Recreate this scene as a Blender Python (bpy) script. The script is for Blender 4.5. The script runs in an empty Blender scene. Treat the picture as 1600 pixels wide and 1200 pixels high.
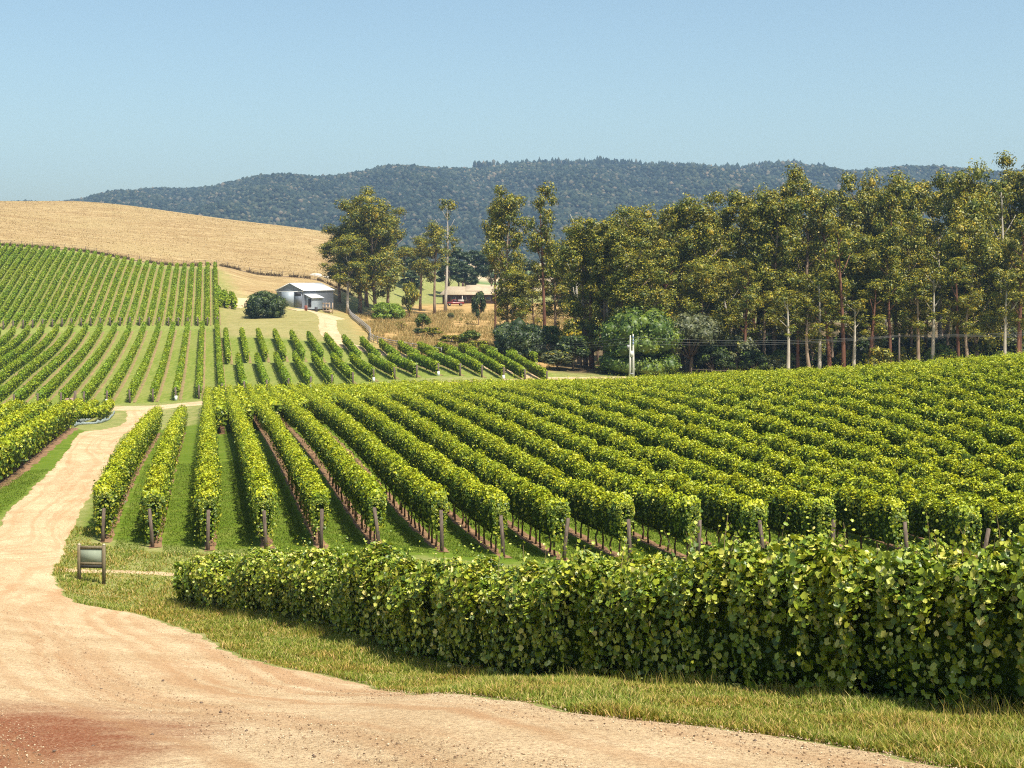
import bpy, math, random
import numpy as np

R = math.radians
scene = bpy.context.scene

# ------------------------------------------------------------------ camera, sky, sun, exposure
F = 2222.0            # focal length in pixels of a 1600 px wide frame
V0 = 430.0            # eye-level row
cam = bpy.data.objects.new('camera', bpy.data.cameras.new('camera'))
scene.collection.objects.link(cam)
cam.location = (0, 0, 0)
cam.rotation_euler = (R(90), 0, 0)
cam.data.sensor_width = 36.0
cam.data.lens = 36.0 * F / 1600.0
cam.data.shift_y = -(600.0 - V0) / 1600.0
cam.data.clip_start = 0.1
cam.data.clip_end = 20000
scene.camera = cam
scene.render.resolution_x = 1024
scene.render.resolution_y = 768

SUN_EL = 60.0
SUN_DIR = np.array([0.66, -0.75])          # towards the sun, in plan
SUN_DIR = SUN_DIR / np.linalg.norm(SUN_DIR)
az = math.atan2(SUN_DIR[0], SUN_DIR[1])    # clockwise from +Y
world = bpy.data.worlds.new('World')
scene.world = world
world.use_nodes = True
wn = world.node_tree
for n in list(wn.nodes):
    wn.nodes.remove(n)
sky = wn.nodes.new('ShaderNodeTexSky')
sky.sky_type = 'NISHITA'
sky.sun_disc = False
sky.sun_elevation = R(SUN_EL)
sky.sun_rotation = az
sky.altitude = 200
sky.air_density = 1.0
sky.dust_density = 2.6
sky.ozone_density = 0.35
bg = wn.nodes.new('ShaderNodeBackground')
bg.inputs['Strength'].default_value = 0.102
wo = wn.nodes.new('ShaderNodeOutputWorld')
tint = wn.nodes.new('ShaderNodeMix'); tint.data_type = 'RGBA'; tint.blend_type = 'MULTIPLY'
tint.inputs[0].default_value = 1.0
tint.inputs[7].default_value = (.95, 1.04, .98, 1)
wn.links.new(sky.outputs[0], tint.inputs[6])
wn.links.new(tint.outputs[2], bg.inputs[0])
wn.links.new(bg.outputs[0], wo.inputs[0])

sl = bpy.data.lights.new('sun', 'SUN')
sl.energy = 5.0
sl.angle = R(0.53)
sl.color = (1.0, 0.94, 0.82)
so = bpy.data.objects.new('sun', sl)
scene.collection.objects.link(so)
ce = math.cos(R(SUN_EL))
sv = (SUN_DIR[0] * ce, SUN_DIR[1] * ce, math.sin(R(SUN_EL)))
from mathutils import Vector
so.rotation_euler = Vector(sv).to_track_quat('Z', 'Y').to_euler()
so.location = (60, -20, 90)

scene.view_settings.view_transform = 'Standard'
scene.view_settings.look = 'None'
scene.view_settings.exposure = 0.75
scene.view_settings.gamma = 1.0
scene.cycles.use_denoising = False
scene.cycles.filter_width = 1.15
scene.cycles.max_bounces = 7
scene.cycles.transparent_max_bounces = 8
scene.cycles.volume_bounces = 0
scene.cycles.use_adaptive_sampling = True
scene.cycles.adaptive_threshold = 0.01

# ------------------------------------------------------------------ helpers
col = scene.collection
rng = np.random.default_rng(7)


def tag(o, label=None, cat=None, group=None, kind=None):
    if label: o['label'] = label
    if cat: o['category'] = cat
    if group: o['group'] = group
    if kind: o['kind'] = kind
    return o


def empty(name, loc, rz=0.0):
    o = bpy.data.objects.new(name, None)
    col.objects.link(o)
    o.location = loc
    o.rotation_euler = (0, 0, rz)
    o.empty_display_size = 0.2
    return o


def mesh_np(name, verts, faces, mat, parent=None, smooth=False, mats=None, mat_idx=None):
    """faces: list of (n,k) int arrays"""
    me = bpy.data.meshes.new(name)
    verts = np.asarray(verts, dtype=np.float32)
    fl = [np.asarray(f, dtype=np.int32) for f in faces if len(f)]
    loops = np.concatenate([f.ravel() for f in fl])
    counts = np.concatenate([np.full(len(f), f.shape[1], dtype=np.int32) for f in fl])
    starts = np.concatenate([[0], np.cumsum(counts)[:-1]]).astype(np.int32)
    me.vertices.add(len(verts)); me.vertices.foreach_set('co', verts.ravel())
    me.loops.add(len(loops)); me.loops.foreach_set('vertex_index', loops)
    me.polygons.add(len(counts)); me.polygons.foreach_set('loop_start', starts)
    me.update(calc_edges=True)
    if smooth:
        me.polygons.foreach_set('use_smooth', np.ones(len(counts), dtype=bool))
    if mats is None:
        me.materials.append(mat)
    else:
        for m in mats: me.materials.append(m)
        me.polygons.foreach_set('material_index', np.asarray(mat_idx, dtype=np.int32))
    me.update()
    o = bpy.data.objects.new(name, me)
    col.objects.link(o)
    if parent is not None: o.parent = parent
    return o


class MB:
    """collects simple solids into one mesh"""
    def __init__(self):
        self.v = []; self.f = {}; self.n = 0

    def add(self, v, faces):
        for f in faces:
            self.f.setdefault(len(f), []).append([i + self.n for i in f])
        self.v.extend([tuple(p) for p in v]); self.n += len(v)
        return self

    def box(self, c, s, rz=0.0, tilt=None):
        cx, cy, cz = c; sx, sy, sz = [k / 2 for k in s]
        pts = []
        for dx, dy, dz in ((-1,-1,-1),(1,-1,-1),(1,1,-1),(-1,1,-1),(-1,-1,1),(1,-1,1),(1,1,1),(-1,1,1)):
            x, y, z = dx*sx, dy*sy, dz*sz
            x, y = x*math.cos(rz)-y*math.sin(rz), x*math.sin(rz)+y*math.cos(rz)
            pts.append((cx+x, cy+y, cz+z))
        return self.add(pts, [(0,3,2,1),(4,5,6,7),(0,1,5,4),(1,2,6,5),(2,3,7,6),(3,0,4,7)])

    def tube(self, pts, rad, n=8, cap=True):
        pts = [Vector(p) for p in pts]
        rings = []
        for i, p in enumerate(pts):
            if i == 0: d = pts[1]-pts[0]
            elif i == len(pts)-1: d = pts[-1]-pts[-2]
            else: d = pts[i+1]-pts[i-1]
            d.normalize()
            a = d.cross(Vector((0.31, 0.95, 0.05)) if abs(d.z) > 0.8 else Vector((0,0,1))); a.normalize()
            b = d.cross(a)
            r = rad[i] if hasattr(rad, '__len__') else rad
            rings.append([p + a*math.cos(t)*r + b*math.sin(t)*r for t in [2*math.pi*k/n for k in range(n)]])
        v = [q for r_ in rings for q in r_]
        fs = []
        for i in range(len(pts)-1):
            for k in range(n):
                fs.append((i*n+k, i*n+(k+1) % n, (i+1)*n+(k+1) % n, (i+1)*n+k))
        if cap:
            fs.append(tuple(range(n))[::-1]); fs.append(tuple((len(pts)-1)*n+k for k in range(n)))
        return self.add(v, fs)

    def build(self, name, mat, parent=None, smooth=False):
        return mesh_np(name, np.array(self.v), [np.array(x) for x in self.f.values()], mat, parent, smooth)


def wave(t, seed, freqs, amps):
    r_ = np.random.default_rng(seed)
    o = np.zeros_like(t, dtype=float)
    for f, a in zip(freqs, amps):
        o += a*np.sin(t*f*2*np.pi*r_.uniform(.85, 1.15)+r_.uniform(0, 6.28))
    return o


# ------------------------------------------------------------------ the lie of the land
CP = []
for Y in (-10, 2, 12, 20):
    for u in (-900, 0, 800, 1600, 2500):
        CP.append((( u-800)/F*(Y+20), Y, -2-.19*Y))
def P(u, v, d): CP.append(((u-800)/F*d, d, -d*(v-V0)/F))
for a in [(0,1000,30),(600,1040,30),(1100,1012,31),(1900,1000,31),(283,935,47),(450,962,39),(600,1010,32.5),(800,1060,27),(1100,1073,22.2),(1300,1088,20),(1600,1118,17.5),(1900,1150,15),(-400,990,30),(700,925,40),(1200,930,38),(1700,940,38),
          (120,945,43.5),(0,905,46),(-300,900,46),(143,912,48.5),
          (150,845,57),(323,862,54),(503,858,53),(783,875,50.5),(993,884,49),(1200,886,48),(1600,900,47),(2100,930,45),
          (0,810,62),(-300,800,62),(0,752,80),(-300,742,80),(105,668,119),(-50,668,119),(-350,655,119),
          (160,672,120),(165,730,84),(60,758,74),(315,677,116),(783,724,80),(1200,713,76),(1600,684,76),(2100,660,74),
          (-350,655,152),(100,641,152),(300,632,152),(420,622,155),(560,613,158),(225,646,147),
          (315,643,143),(560,640,130),(560,634,146),(700,638,127),(850,634,122),(1000,631,116),
          (1150,627,108),(1300,625,101),(1450,615,99),(1600,607,95),(1900,597,92),(2300,590,90),
          (700,629,146),(850,629,146),(1000,628,146),(1300,623,135),(1600,613,130),(2000,605,128),
          (1300,608,160),(1600,602,160),(2000,598,160),(1600,588,190),(1250,590,190),(2000,585,190),(985,588,178),(840,588,175),(700,601,158),
          (205,628,159),(0,638,158),(600,594,168),
          (313,575,195),(0,583,195),(-350,590,195),(600,568,195),(806,566,190),
          (313,515,252),(0,518,256),(-350,528,256),(575,545,213),(360,531,225),(150,515,254),
          (130,397,338),(0,389,338),(-350,378,338),(335,420,330),(150,449,297),(-100,446,297),(340,474,290),
          (470,480,300),(415,496,270),(505,495,275),
          (290,415,345),(400,428,345),(500,438,345),
          (0,315,560),(-400,311,580),(120,315,560),(200,322,550),(300,337,530),(400,351,510),(500,364,490),(570,385,480),
          (100,350,450),(400,384,430),
          (0,340,800),(300,370,750),(-500,340,850),
          (560,490,320),(735,475,380),(735,500,300),(650,530,240),(700,545,215),(640,462,420),
          (900,560,215),(900,500,330),(1020,480,350),(1400,500,330),(1800,500,330),(1150,570,215),(1500,570,215),
          (730,413,1200),(900,413,1200),(1600,413,1200),(2200,413,1200),(1000,440,620),(700,440,620),(1600,440,620),(300,420,1300),(-500,420,1300),
          (-1200,421,3000),(800,421,3000),(2800,421,3000),(-1200,424,6000),(800,424,6000),(2800,424,6000)]:
    P(*a)
CP = np.array(CP)


def ab(x, y):
    return np.stack([x/(y+20.0)*3.0, np.log(y+20.0)], -1)


_c = ab(CP[:, 0], CP[:, 1])


def _U(r2):
    return 0.5*r2*np.log(r2+1e-12)


_n = len(CP)
_K = _U(((_c[:, None]-_c[None])**2).sum(-1)) + np.eye(_n)*2e-4
_Pm = np.concatenate([np.ones((_n, 1)), _c], 1)
_A = np.block([[_K, _Pm], [_Pm.T, np.zeros((3, 3))]])
# interpolate the slope-like quantity Z/(Y+20): smooth both near and far
_sol = np.linalg.solve(_A, np.concatenate([CP[:, 2]/(CP[:, 1]+20), np.zeros(3)]))


def H(x, y):
    x = np.atleast_1d(np.asarray(x, float)); y = np.atleast_1d(np.asarray(y, float))
    x, y = np.broadcast_arrays(x, y); sh = x.shape
    q = ab(x.ravel(), y.ravel()); out = np.empty(len(q))
    for i in range(0, len(q), 20000):
        s = q[i:i+20000]
        out[i:i+20000] = _U(((s[:, None]-_c[None])**2).sum(-1)) @ _sol[:_n] + _sol[_n] + s @ _sol[_n+1:]
    return (out*(y.ravel()+20)).reshape(sh)


def h(x, y): return float(H(x, y)[0])


def at(u, v, dmin=6.0, dmax=1500.0):
    """ground point seen at a picture position"""
    d = np.geomspace(dmin, dmax, 900)
    x = (u-800)/F*d; zr = -d*(v-V0)/F
    g = H(x, d)-zr
    i = np.argmax(g > 0)
    if g[0] > 0 or not (g > 0).any(): i = int(np.argmin(np.abs(g)))
    else:
        t = g[i-1]/(g[i-1]-g[i]); d0 = d[i-1]+(d[i]-d[i-1])*t
        return np.array([(u-800)/F*d0, d0, h((u-800)/F*d0, d0)])
    return np.array([x[i], d[i], h(x[i], d[i])])


def ud(u, d):
    x = (u-800)/F*d
    return np.array([x, d, h(x, d)])


# ------------------------------------------------------------------ materials
def new_mat(name):
    m = bpy.data.materials.new(name); m.use_nodes = True
    nt = m.node_tree
    for n in list(nt.nodes): nt.nodes.remove(n)
    out = nt.nodes.new('ShaderNodeOutputMaterial')
    return m, nt, out


def nd(nt, t, **kw):
    n = nt.nodes.new('ShaderNode'+t)
    for k, v in kw.items(): setattr(n, k, v)
    return n


def noise(nt, vec, scale, detail=4, rough=.6, dist=0):
    n = nd(nt, 'TexNoise'); n.inputs['Scale'].default_value = scale
    n.inputs['Detail'].default_value = detail; n.inputs['Roughness'].default_value = rough
    n.inputs['Distortion'].default_value = dist
    if vec is not None: nt.links.new(vec, n.inputs['Vector'])
    return n.outputs['Fac']


def ramp(nt, fac, stops):
    n = nd(nt, 'ValToRGB'); cr = n.color_ramp
    while len(cr.elements) < len(stops): cr.elements.new(.5)
    for e, (p, c) in zip(cr.elements, stops):
        e.position = p; e.color = (*c, 1) if len(c) == 3 else c
    nt.links.new(fac, n.inputs[0])
    return n.outputs[0]


def g(v): return (v, v, v)


def mix(nt, fac, a, b, mode='MIX'):
    n = nd(nt, 'Mix', data_type='RGBA', blend_type=mode)
    for s, i in ((fac, 0), (a, 6), (b, 7)):
        if hasattr(s, 'is_linked') or hasattr(s, 'links'): nt.links.new(s, n.inputs[i])
        elif isinstance(s, (int, float)): n.inputs[i].default_value = s
        else: n.inputs[i].default_value = (*s, 1)
    return n.outputs[2]


def mapping(nt, vec, scale=(1, 1, 1), rot=(0, 0, 0)):
    n = nd(nt, 'Mapping'); n.inputs['Scale'].default_value = scale; n.inputs['Rotation'].default_value = rot
    nt.links.new(vec, n.inputs['Vector'])
    return n.outputs[0]


def bump(nt, height, strength, dist):
    n = nd(nt, 'Bump'); n.inputs['Strength'].default_value = strength; n.inputs['Distance'].default_value = dist
    nt.links.new(height, n.inputs['Height'])
    return n.outputs[0]


def principled(nt, out, colr, rough=.8, normal=None, spec=.3, metal=0):
    p = nd(nt, 'BsdfPrincipled')
    if hasattr(colr, 'links'): nt.links.new(colr, p.inputs['Base Color'])
    else: p.inputs['Base Color'].default_value = (*colr, 1)
    p.inputs['Roughness'].default_value = rough
    p.inputs['Specular IOR Level'].default_value = spec
    p.inputs['Metallic'].default_value = metal
    if normal is not None: nt.links.new(normal, p.inputs['Normal'])
    nt.links.new(p.outputs[0], out.inputs[0])
    return p


def leaf_mat(name, stops, trans=.35, rough=.5, spec=.4, patch=None, pscale=.25, tgain=1.5):
    """leaves: colour varies leaf by leaf and, if patch is given, clump by clump"""
    m, nt, out = new_mat(name)
    geo = nd(nt, 'NewGeometry')
    c = ramp(nt, geo.outputs['Random Per Island'], stops)
    if patch is not None:
        n = noise(nt, geo.outputs['Position'], pscale, 3, .6)
        f = ramp(nt, n, [(.40, g(0)), (.62, g(1))])
        c = mix(nt, f, c, mix(nt, 1.0, c, patch, 'MULTIPLY'))
    p = nd(nt, 'BsdfPrincipled'); nt.links.new(c, p.inputs['Base Color'])
    p.inputs['Roughness'].default_value = rough; p.inputs['Specular IOR Level'].default_value = spec
    t = nd(nt, 'BsdfTranslucent')
    tc = mix(nt, 1.0, c, (1.25*tgain/1.5, 1.15*tgain/1.5, .5), 'MULTIPLY')
    nt.links.new(tc, t.inputs[0])
    s = nd(nt, 'MixShader'); s.inputs[0].default_value = trans
    nt.links.new(p.outputs[0], s.inputs[1]); nt.links.new(t.outputs[0], s.inputs[2])
    nt.links.new(s.outputs[0], out.inputs[0])
    return m


def simple(name, c1, c2, scale=3, rough=.8, bs=.3, bd=.02, spec=.3, metal=0, stretch=(1, 1, 1), detail=5):
    m, nt, out = new_mat(name)
    tc = nd(nt, 'TexCoord')
    vec = mapping(nt, tc.outputs['Object'], stretch)
    n = noise(nt, vec, scale, detail)
    c = ramp(nt, n, [(.3, c1), (.7, c2)])
    principled(nt, out, c, rough, bump(nt, n, bs, bd), spec, metal)
    return m


M = {}
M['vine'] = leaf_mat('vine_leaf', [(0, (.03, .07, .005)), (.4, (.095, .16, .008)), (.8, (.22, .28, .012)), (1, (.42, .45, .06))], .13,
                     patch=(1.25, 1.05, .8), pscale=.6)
M['vine_top'] = leaf_mat('sunlit_young_vine_leaf', [(0, (.16, .215, .007)), (.5, (.37, .40, .010)), (1, (.60, .57, .025))], .2, patch=(.8, .9, .9), pscale=.5)  # young top leaves, with the sunlit brightness of row tops put into their colour
M['vine_far'] = leaf_mat('far_vine_leaf', [(0, (.08, .15, .007)), (.5, (.18, .28, .010)), (1, (.32, .42, .018))], .22, patch=(1.25, 1.05, .8), pscale=.08)
M['hedge'] = leaf_mat('hedge_leaf', [(0, (.04, .09, .008)), (.4, (.16, .24, .016)), (.8, (.34, .40, .04)), (.95, (.52, .54, .13)), (1, (.68, .64, .30))],
                      .24, rough=.42, spec=.5, patch=(1.2, 1.05, .8), pscale=1.2)
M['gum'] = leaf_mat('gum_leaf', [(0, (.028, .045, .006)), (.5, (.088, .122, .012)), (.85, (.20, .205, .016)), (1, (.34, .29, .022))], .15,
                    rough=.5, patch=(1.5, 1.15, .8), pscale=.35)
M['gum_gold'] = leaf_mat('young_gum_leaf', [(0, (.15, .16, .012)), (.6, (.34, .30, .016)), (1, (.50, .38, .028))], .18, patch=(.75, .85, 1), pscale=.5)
M['green_tree'] = leaf_mat('broad_leaf', [(0, (.02, .05, .006)), (.5, (.055, .10, .010)), (1, (.15, .21, .02))], .1, patch=(1.3, 1.1, .8), pscale=.5)
M['dark_tree'] = leaf_mat('dark_leaf', [(0, (.012, .026, .009)), (.6, (.03, .05, .014)), (1, (.06, .08, .02))], .18, patch=(1.3, 1.2, .9), pscale=.4)
M['grey_tree'] = leaf_mat('grey_leaf', [(0, (.04, .055, .03)), (.5, (.08, .095, .04)), (1, (.15, .16, .07))], .2, patch=(1.2, 1.1, .9), pscale=.5)
M['lime'] = leaf_mat('lime_leaf', [(0, (.12, .20, .01)), (1, (.25, .34, .03))], .35)
M['forest'] = leaf_mat('forest_leaf', [(0, (.006, .012, .010)), (.5, (.018, .028, .018)), (.88, (.04, .048, .03)), (1, (.10, .085, .06))], .0, rough=.9, spec=.05,
                       patch=(1.7, 1.5, 1.3), pscale=.004)
M['grass'] = leaf_mat('grass_blade', [(0, (.09, .15, .015)), (.4, (.19, .24, .025)), (.75, (.31, .29, .06)), (1, (.50, .39, .16))], .22,
                      rough=.6, spec=.2, patch=(1.15, .90, .9), pscale=.55)
M['lawn_blade'] = leaf_mat('lawn_blade', [(0, (.08, .135, .010)), (1, (.17, .21, .025))], .35, rough=.6, spec=.2)
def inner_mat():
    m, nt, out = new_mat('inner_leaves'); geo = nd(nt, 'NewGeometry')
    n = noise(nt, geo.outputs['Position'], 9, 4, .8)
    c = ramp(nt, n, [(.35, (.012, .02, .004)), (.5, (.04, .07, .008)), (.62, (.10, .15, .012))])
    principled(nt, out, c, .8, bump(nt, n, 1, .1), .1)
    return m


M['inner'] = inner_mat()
M['cane'] = simple('vine_cane', (.14, .09, .045), (.26, .20, .10), 12)
M['vtrunk'] = simple('vine_bark', (.05, .028, .018), (.12, .07, .04), 14, stretch=(1, 1, .3))
M['post'] = simple('weathered_timber', (.045, .03, .022), (.17, .125, .095), 16, stretch=(1, 1, .12), bs=.6)
M['post_top'] = simple('sawn_post_end', (.35, .26, .18), (.48, .38, .28), 20)
M['white_sleeve'] = simple('white_plastic', (.6, .6, .58), (.75, .75, .72), 8)
M['bark'] = simple('gum_bark', (.12, .07, .045), (.38, .28, .20), 1.3, stretch=(1, 1, .15), bs=.5, bd=.08)
M['pale_bark'] = simple('pale_bark', (.30, .25, .20), (.55, .49, .41), 1.3, stretch=(1, 1, .15), bs=.4, bd=.05)
M['red_bark'] = simple('red_bark', (.08, .03, .018), (.22, .10, .06), 1.3, stretch=(1, 1, .15), bs=.5, bd=.08)
M['soil'] = simple('red_soil', (.12, .065, .032), (.30, .175, .09), 1.6, detail=8, bs=.5, bd=.05)
M['soil_far'] = simple('brown_soil', (.15, .13, .045), (.30, .20, .09), .5, detail=8)
M['net'] = simple('bird_netting', (.12, .15, .13), (.34, .38, .37), 7, rough=.6)
M['wire'] = simple('wire', (.10, .10, .10), (.16, .16, .15), 1, rough=.6)


def ground_material():
    m, nt, out = new_mat('ground')
    at_ = nd(nt, 'Attribute'); at_.attribute_name = 'cover'
    sep = nd(nt, 'SeparateColor'); nt.links.new(at_.outputs['Color'], sep.inputs[0])
    geo = nd(nt, 'NewGeometry'); pos = geo.outputs['Position']
    nA = noise(nt, pos, .9, 8, .7); nB = noise(nt, pos, 7, 6, .7); nC = noise(nt, pos, .06, 5, .6)
    # fine tufts, streaked across by the mower
    st = mapping(nt, pos, (1, .22, 1), (0, 0, R(12)))
    nS = noise(nt, st, 2.2, 7, .7)
    stm = mapping(nt, pos, (.5, 3.2, 1), (0, 0, R(12)))
    nM = noise(nt, stm, 1.1, 6, .7)
    verge = ramp(nt, nA, [(.30, (.075, .12, .018)), (.5, (.17, .185, .045)), (.66, (.30, .25, .11)), (.8, (.36, .25, .14))])
    verge = mix(nt, ramp(nt, nB, [(.35, g(0)), (.7, g(.55))]), verge, (.33, .31, .12))
    lawn = ramp(nt, nM, [(.3, (.06, .105, .007)), (.5, (.10, .155, .012)), (.75, (.18, .20, .03))])
    lawn = mix(nt, ramp(nt, nA, [(.52, g(0)), (.75, g(.6))]), lawn, (.24, .24, .06))
    mown = ramp(nt, nS, [(.3, (.105, .155, .020)), (.5, (.165, .205, .035)), (.72, (.27, .27, .075))])
    mown = mix(nt, ramp(nt, nC, [(.42, g(0)), (.62, g(.5))]), mown, (.24, .24, .075))
    dryst = mapping(nt, pos, (.35, 1, .6), (0, 0, R(-20)))
    nD = noise(nt, dryst, .5, 9, .75, .6); nE = noise(nt, pos, .035, 5, .6)
    dry = ramp(nt, nD, [(.34, (.20, .125, .055)), (.5, (.35, .245, .115)), (.64, (.50, .38, .20))])
    nG = noise(nt, mapping(nt, pos, (.12, .5, .3), (0, 0, R(-15))), .35, 7, .7, 1.0)
    dry = mix(nt, ramp(nt, nG, [(.42, g(.55)), (.56, g(0))]), dry, (.235, .14, .055))
    dry = mix(nt, ramp(nt, nE, [(.40, g(0)), (.65, g(.65))]), dry, (.36, .27, .125))
    nF = noise(nt, pos, .25, 8, .7)
    scrub = ramp(nt, nF, [(.3, (.15, .13, .04)), (.45, (.33, .21, .08)), (.6, (.44, .28, .11)), (.78, (.50, .38, .19))])
    far = ramp(nt, noise(nt, pos, .006, 4, .5), [(.4, (.14, .19, .06)), (.5, (.46, .36, .22)), (.6, (.45, .33, .20)), (.66, (.08, .12, .05))])
    c = mix(nt, sep.outputs[0], verge, lawn)
    c = mix(nt, sep.outputs[1], c, mown)
    c = mix(nt, sep.outputs[2], c, dry)
    at2 = nd(nt, 'Attribute'); at2.attribute_name = 'cover_far'
    sep2 = nd(nt, 'SeparateColor'); nt.links.new(at2.outputs['Color'], sep2.inputs[0])
    c = mix(nt, sep2.outputs[0], c, scrub)
    c = mix(nt, sep2.outputs[1], c, far)
    litter = ramp(nt, nF, [(.35, (.055, .05, .02)), (.5, (.12, .085, .045)), (.7, (.24, .17, .08))])
    c = mix(nt, sep2.outputs[2], c, litter)
    bb = nd(nt, 'Math', operation='ADD'); nt.links.new(nB, bb.inputs[0]); nt.links.new(nA, bb.inputs[1])
    b1 = nd(nt, 'Bump'); b1.inputs['Strength'].default_value = .6; b1.inputs['Distance'].default_value = .9; nt.links.new(noise(nt, pos, .55, 6, .7), b1.inputs['Height'])
    mB = nd(nt, 'Math', operation='MULTIPLY'); nt.links.new(sep.outputs[2], mB.inputs[0]); mB.inputs[1].default_value = .8; nt.links.new(mB.outputs[0], b1.inputs['Strength'])
    b2 = nd(nt, 'Bump'); b2.inputs['Strength'].default_value = .55; b2.inputs['Distance'].default_value = .09; nt.links.new(bb.outputs[0], b2.inputs['Height']); nt.links.new(b1.outputs[0], b2.inputs['Normal'])
    principled(nt, out, c, .95, b2.outputs[0], .1)
    return m


def road_material(name, near):
    m, nt, out = new_mat(name)
    uv = nd(nt, 'UVMap'); uv.uv_map = 'uv'
    geo = nd(nt, 'NewGeometry'); pos = geo.outputs['Position']
    st = mapping(nt, uv.outputs[0], (1.1, .035, 1))
    nS = noise(nt, st, 1.0, 6, .6, .3)
    nP = noise(nt, pos, 26, 5, .75)
    nR = noise(nt, pos, 9, 7, .85)
    nQ = noise(nt, pos, .45, 6, .65)
    base = ramp(nt, nQ, [(.35, (.43, .305, .175)), (.6, (.54, .405, .25)), (.8, (.61, .48, .32))])
    rut = ramp(nt, nS, [(.54, g(0)), (.70, g(.5))])
    c = mix(nt, rut, base, (.38, .215, .105))
    grit = ramp(nt, nP, [(.36, (.52, .44, .38)), (.48, (1, 1, 1)), (.62, (1.3, 1.28, 1.24))])
    c = mix(nt, .9 if near else .5, c, grit, 'MULTIPLY')
    c = mix(nt, .8, c, ramp(nt, nR, [(.36, (.66, .56, .48)), (.5, (1, 1, 1)), (.64, (1.25, 1.24, 1.2))]), 'MULTIPLY')
    if near:
        # the patch of bare red earth beside the camera
        sp = nd(nt, 'SeparateXYZ'); nt.links.new(pos, sp.inputs[0])
        vm = nd(nt, 'VectorMath', operation='DISTANCE')
        mp = mapping(nt, pos, (.55, .42, 0)); nt.links.new(mp, vm.inputs[0]); vm.inputs[1].default_value = (-6.3*.55, 15.4*.42, 0)
        ad = nd(nt, 'Math', operation='ADD'); nt.links.new(vm.outputs['Value'], ad.inputs[0])
        nn = noise(nt, pos, .9, 8, .75)
        mu = nd(nt, 'Math', operation='MULTIPLY'); nt.links.new(nn, mu.inputs[0]); mu.inputs[1].default_value = 2.0
        nt.links.new(mu.outputs[0], ad.inputs[1])
        f = ramp(nt, ad.outputs[0], [(.0, g(1)), (1.0, g(1))])
        mr = nd(nt, 'MapRange'); mr.inputs['From Min'].default_value = 2.95; mr.inputs['From Max'].default_value = 1.9
        nt.links.new(ad.outputs[0], mr.inputs[0])
        red = ramp(nt, nP, [(.3, (.15, .045, .02)), (.5, (.24, .08, .036)), (.68, (.45, .28, .17))])
        c = mix(nt, mr.outputs[0], c, red)
        # orange clay worn through along the wheel lines
        nW = noise(nt, mapping(nt, uv.outputs[0], (.75, .045, 1)), 1.3, 5, .6, .5)
        c = mix(nt, ramp(nt, nW, [(.54, g(0)), (.66, g(.5))]), c, (.38, .19, .085))
        wv = nd(nt, 'TexWave'); wv.bands_direction = 'X'; wv.inputs['Scale'].default_value = .19; wv.inputs['Distortion'].default_value = 2.2; wv.inputs['Detail'].default_value = 4; wv.inputs['Detail Scale'].default_value = 1.4
        nt.links.new(mapping(nt, uv.outputs[0], (1, .11, 1)), wv.inputs[0])
        c = mix(nt, ramp(nt, wv.outputs['Fac'], [(.82, g(0)), (.97, g(.36))]), c, (.40, .225, .11))
        c = mix(nt, ramp(nt, noise(nt, pos, 2.2, 8, .8), [(.45, g(0)), (.7, g(.22))]), c, (.33, .20, .10))
    bb = nd(nt, 'Math', operation='ADD'); nt.links.new(nP, bb.inputs[0]); nt.links.new(nS, bb.inputs[1])
    principled(nt, out, c, .95, bump(nt, bb.outputs[0], .8, .05), .1)
    return m


M['ground'] = ground_material()
M['road'] = road_material('gravel_road', True)
M['road_far'] = road_material('gravel_track', False)

# ------------------------------------------------------------------ ground sheet
def sdist(px, py, poly):
    """signed distance (inside positive) of points to a polygon"""
    poly = np.asarray(poly)[:, :2]; n = len(poly)
    best = np.full(len(px), 1e9); inside = np.zeros(len(px), bool)
    for i in range(n):
        x1, y1 = poly[i]; x2, y2 = poly[(i+1) % n]
        dx, dy = x2-x1, y2-y1
        t = np.clip(((px-x1)*dx+(py-y1)*dy)/(dx*dx+dy*dy+1e-9), 0, 1)
        best = np.minimum(best, np.hypot(px-x1-t*dx, py-y1-t*dy))
        cr = ((y1 > py) != (y2 > py)) & (px < (x2-x1)*(py-y1)/(y2-y1+1e-12)+x1)
        inside ^= cr
    return np.where(inside, best, -best)


def sstep(x): x = np.clip(x, 0, 1); return x*x*(3-2*x)


TD = np.array([-.2090, .9779])      # direction of every vine row
TN = np.array([.9779, .2090])


def SY(s, Y):                       # point of the row at offset s, at depth Y
    return (s-.2090*Y)/.9779


ys = np.exp(np.linspace(math.log(8), math.log(3400), 720))-20
a_in = np.linspace(-.56, .56, 380)
a_out = np.array([.62, .7, .8, .95, 1.2])
aa = np.concatenate([-a_out[::-1], a_in, a_out])
YY, AA = np.meshgrid(ys, aa, indexing='ij')
XX = AA*(YY+20)
ZZ = H(XX, YY)
nr, nc = XX.shape
idx = np.arange(nr*nc).reshape(nr, nc)
gf = np.stack([idx[:-1, :-1], idx[:-1, 1:], idx[1:, 1:], idx[1:, :-1]], -1).reshape(-1, 4)
ground = mesh_np('ground', np.stack([XX, YY, ZZ], -1).reshape(-1, 3), [gf], M['ground'], smooth=True)
tag(ground, 'rolling ground of grass, mown strips and dry pasture under the vineyard', kind='structure')
px, py = XX.ravel(), YY.ravel()


def cover(poly, soft):
    sd = sdist(px, py, poly)
    w = soft*(py+10)
    nz = wave(px, 3, (.11, .31, .7), (.4, .3, .2))*wave(py, 4, (.1, .27, .6), (.5, .4, .3))
    return sstep((sd+nz*w)/w*.5+.5)


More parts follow.
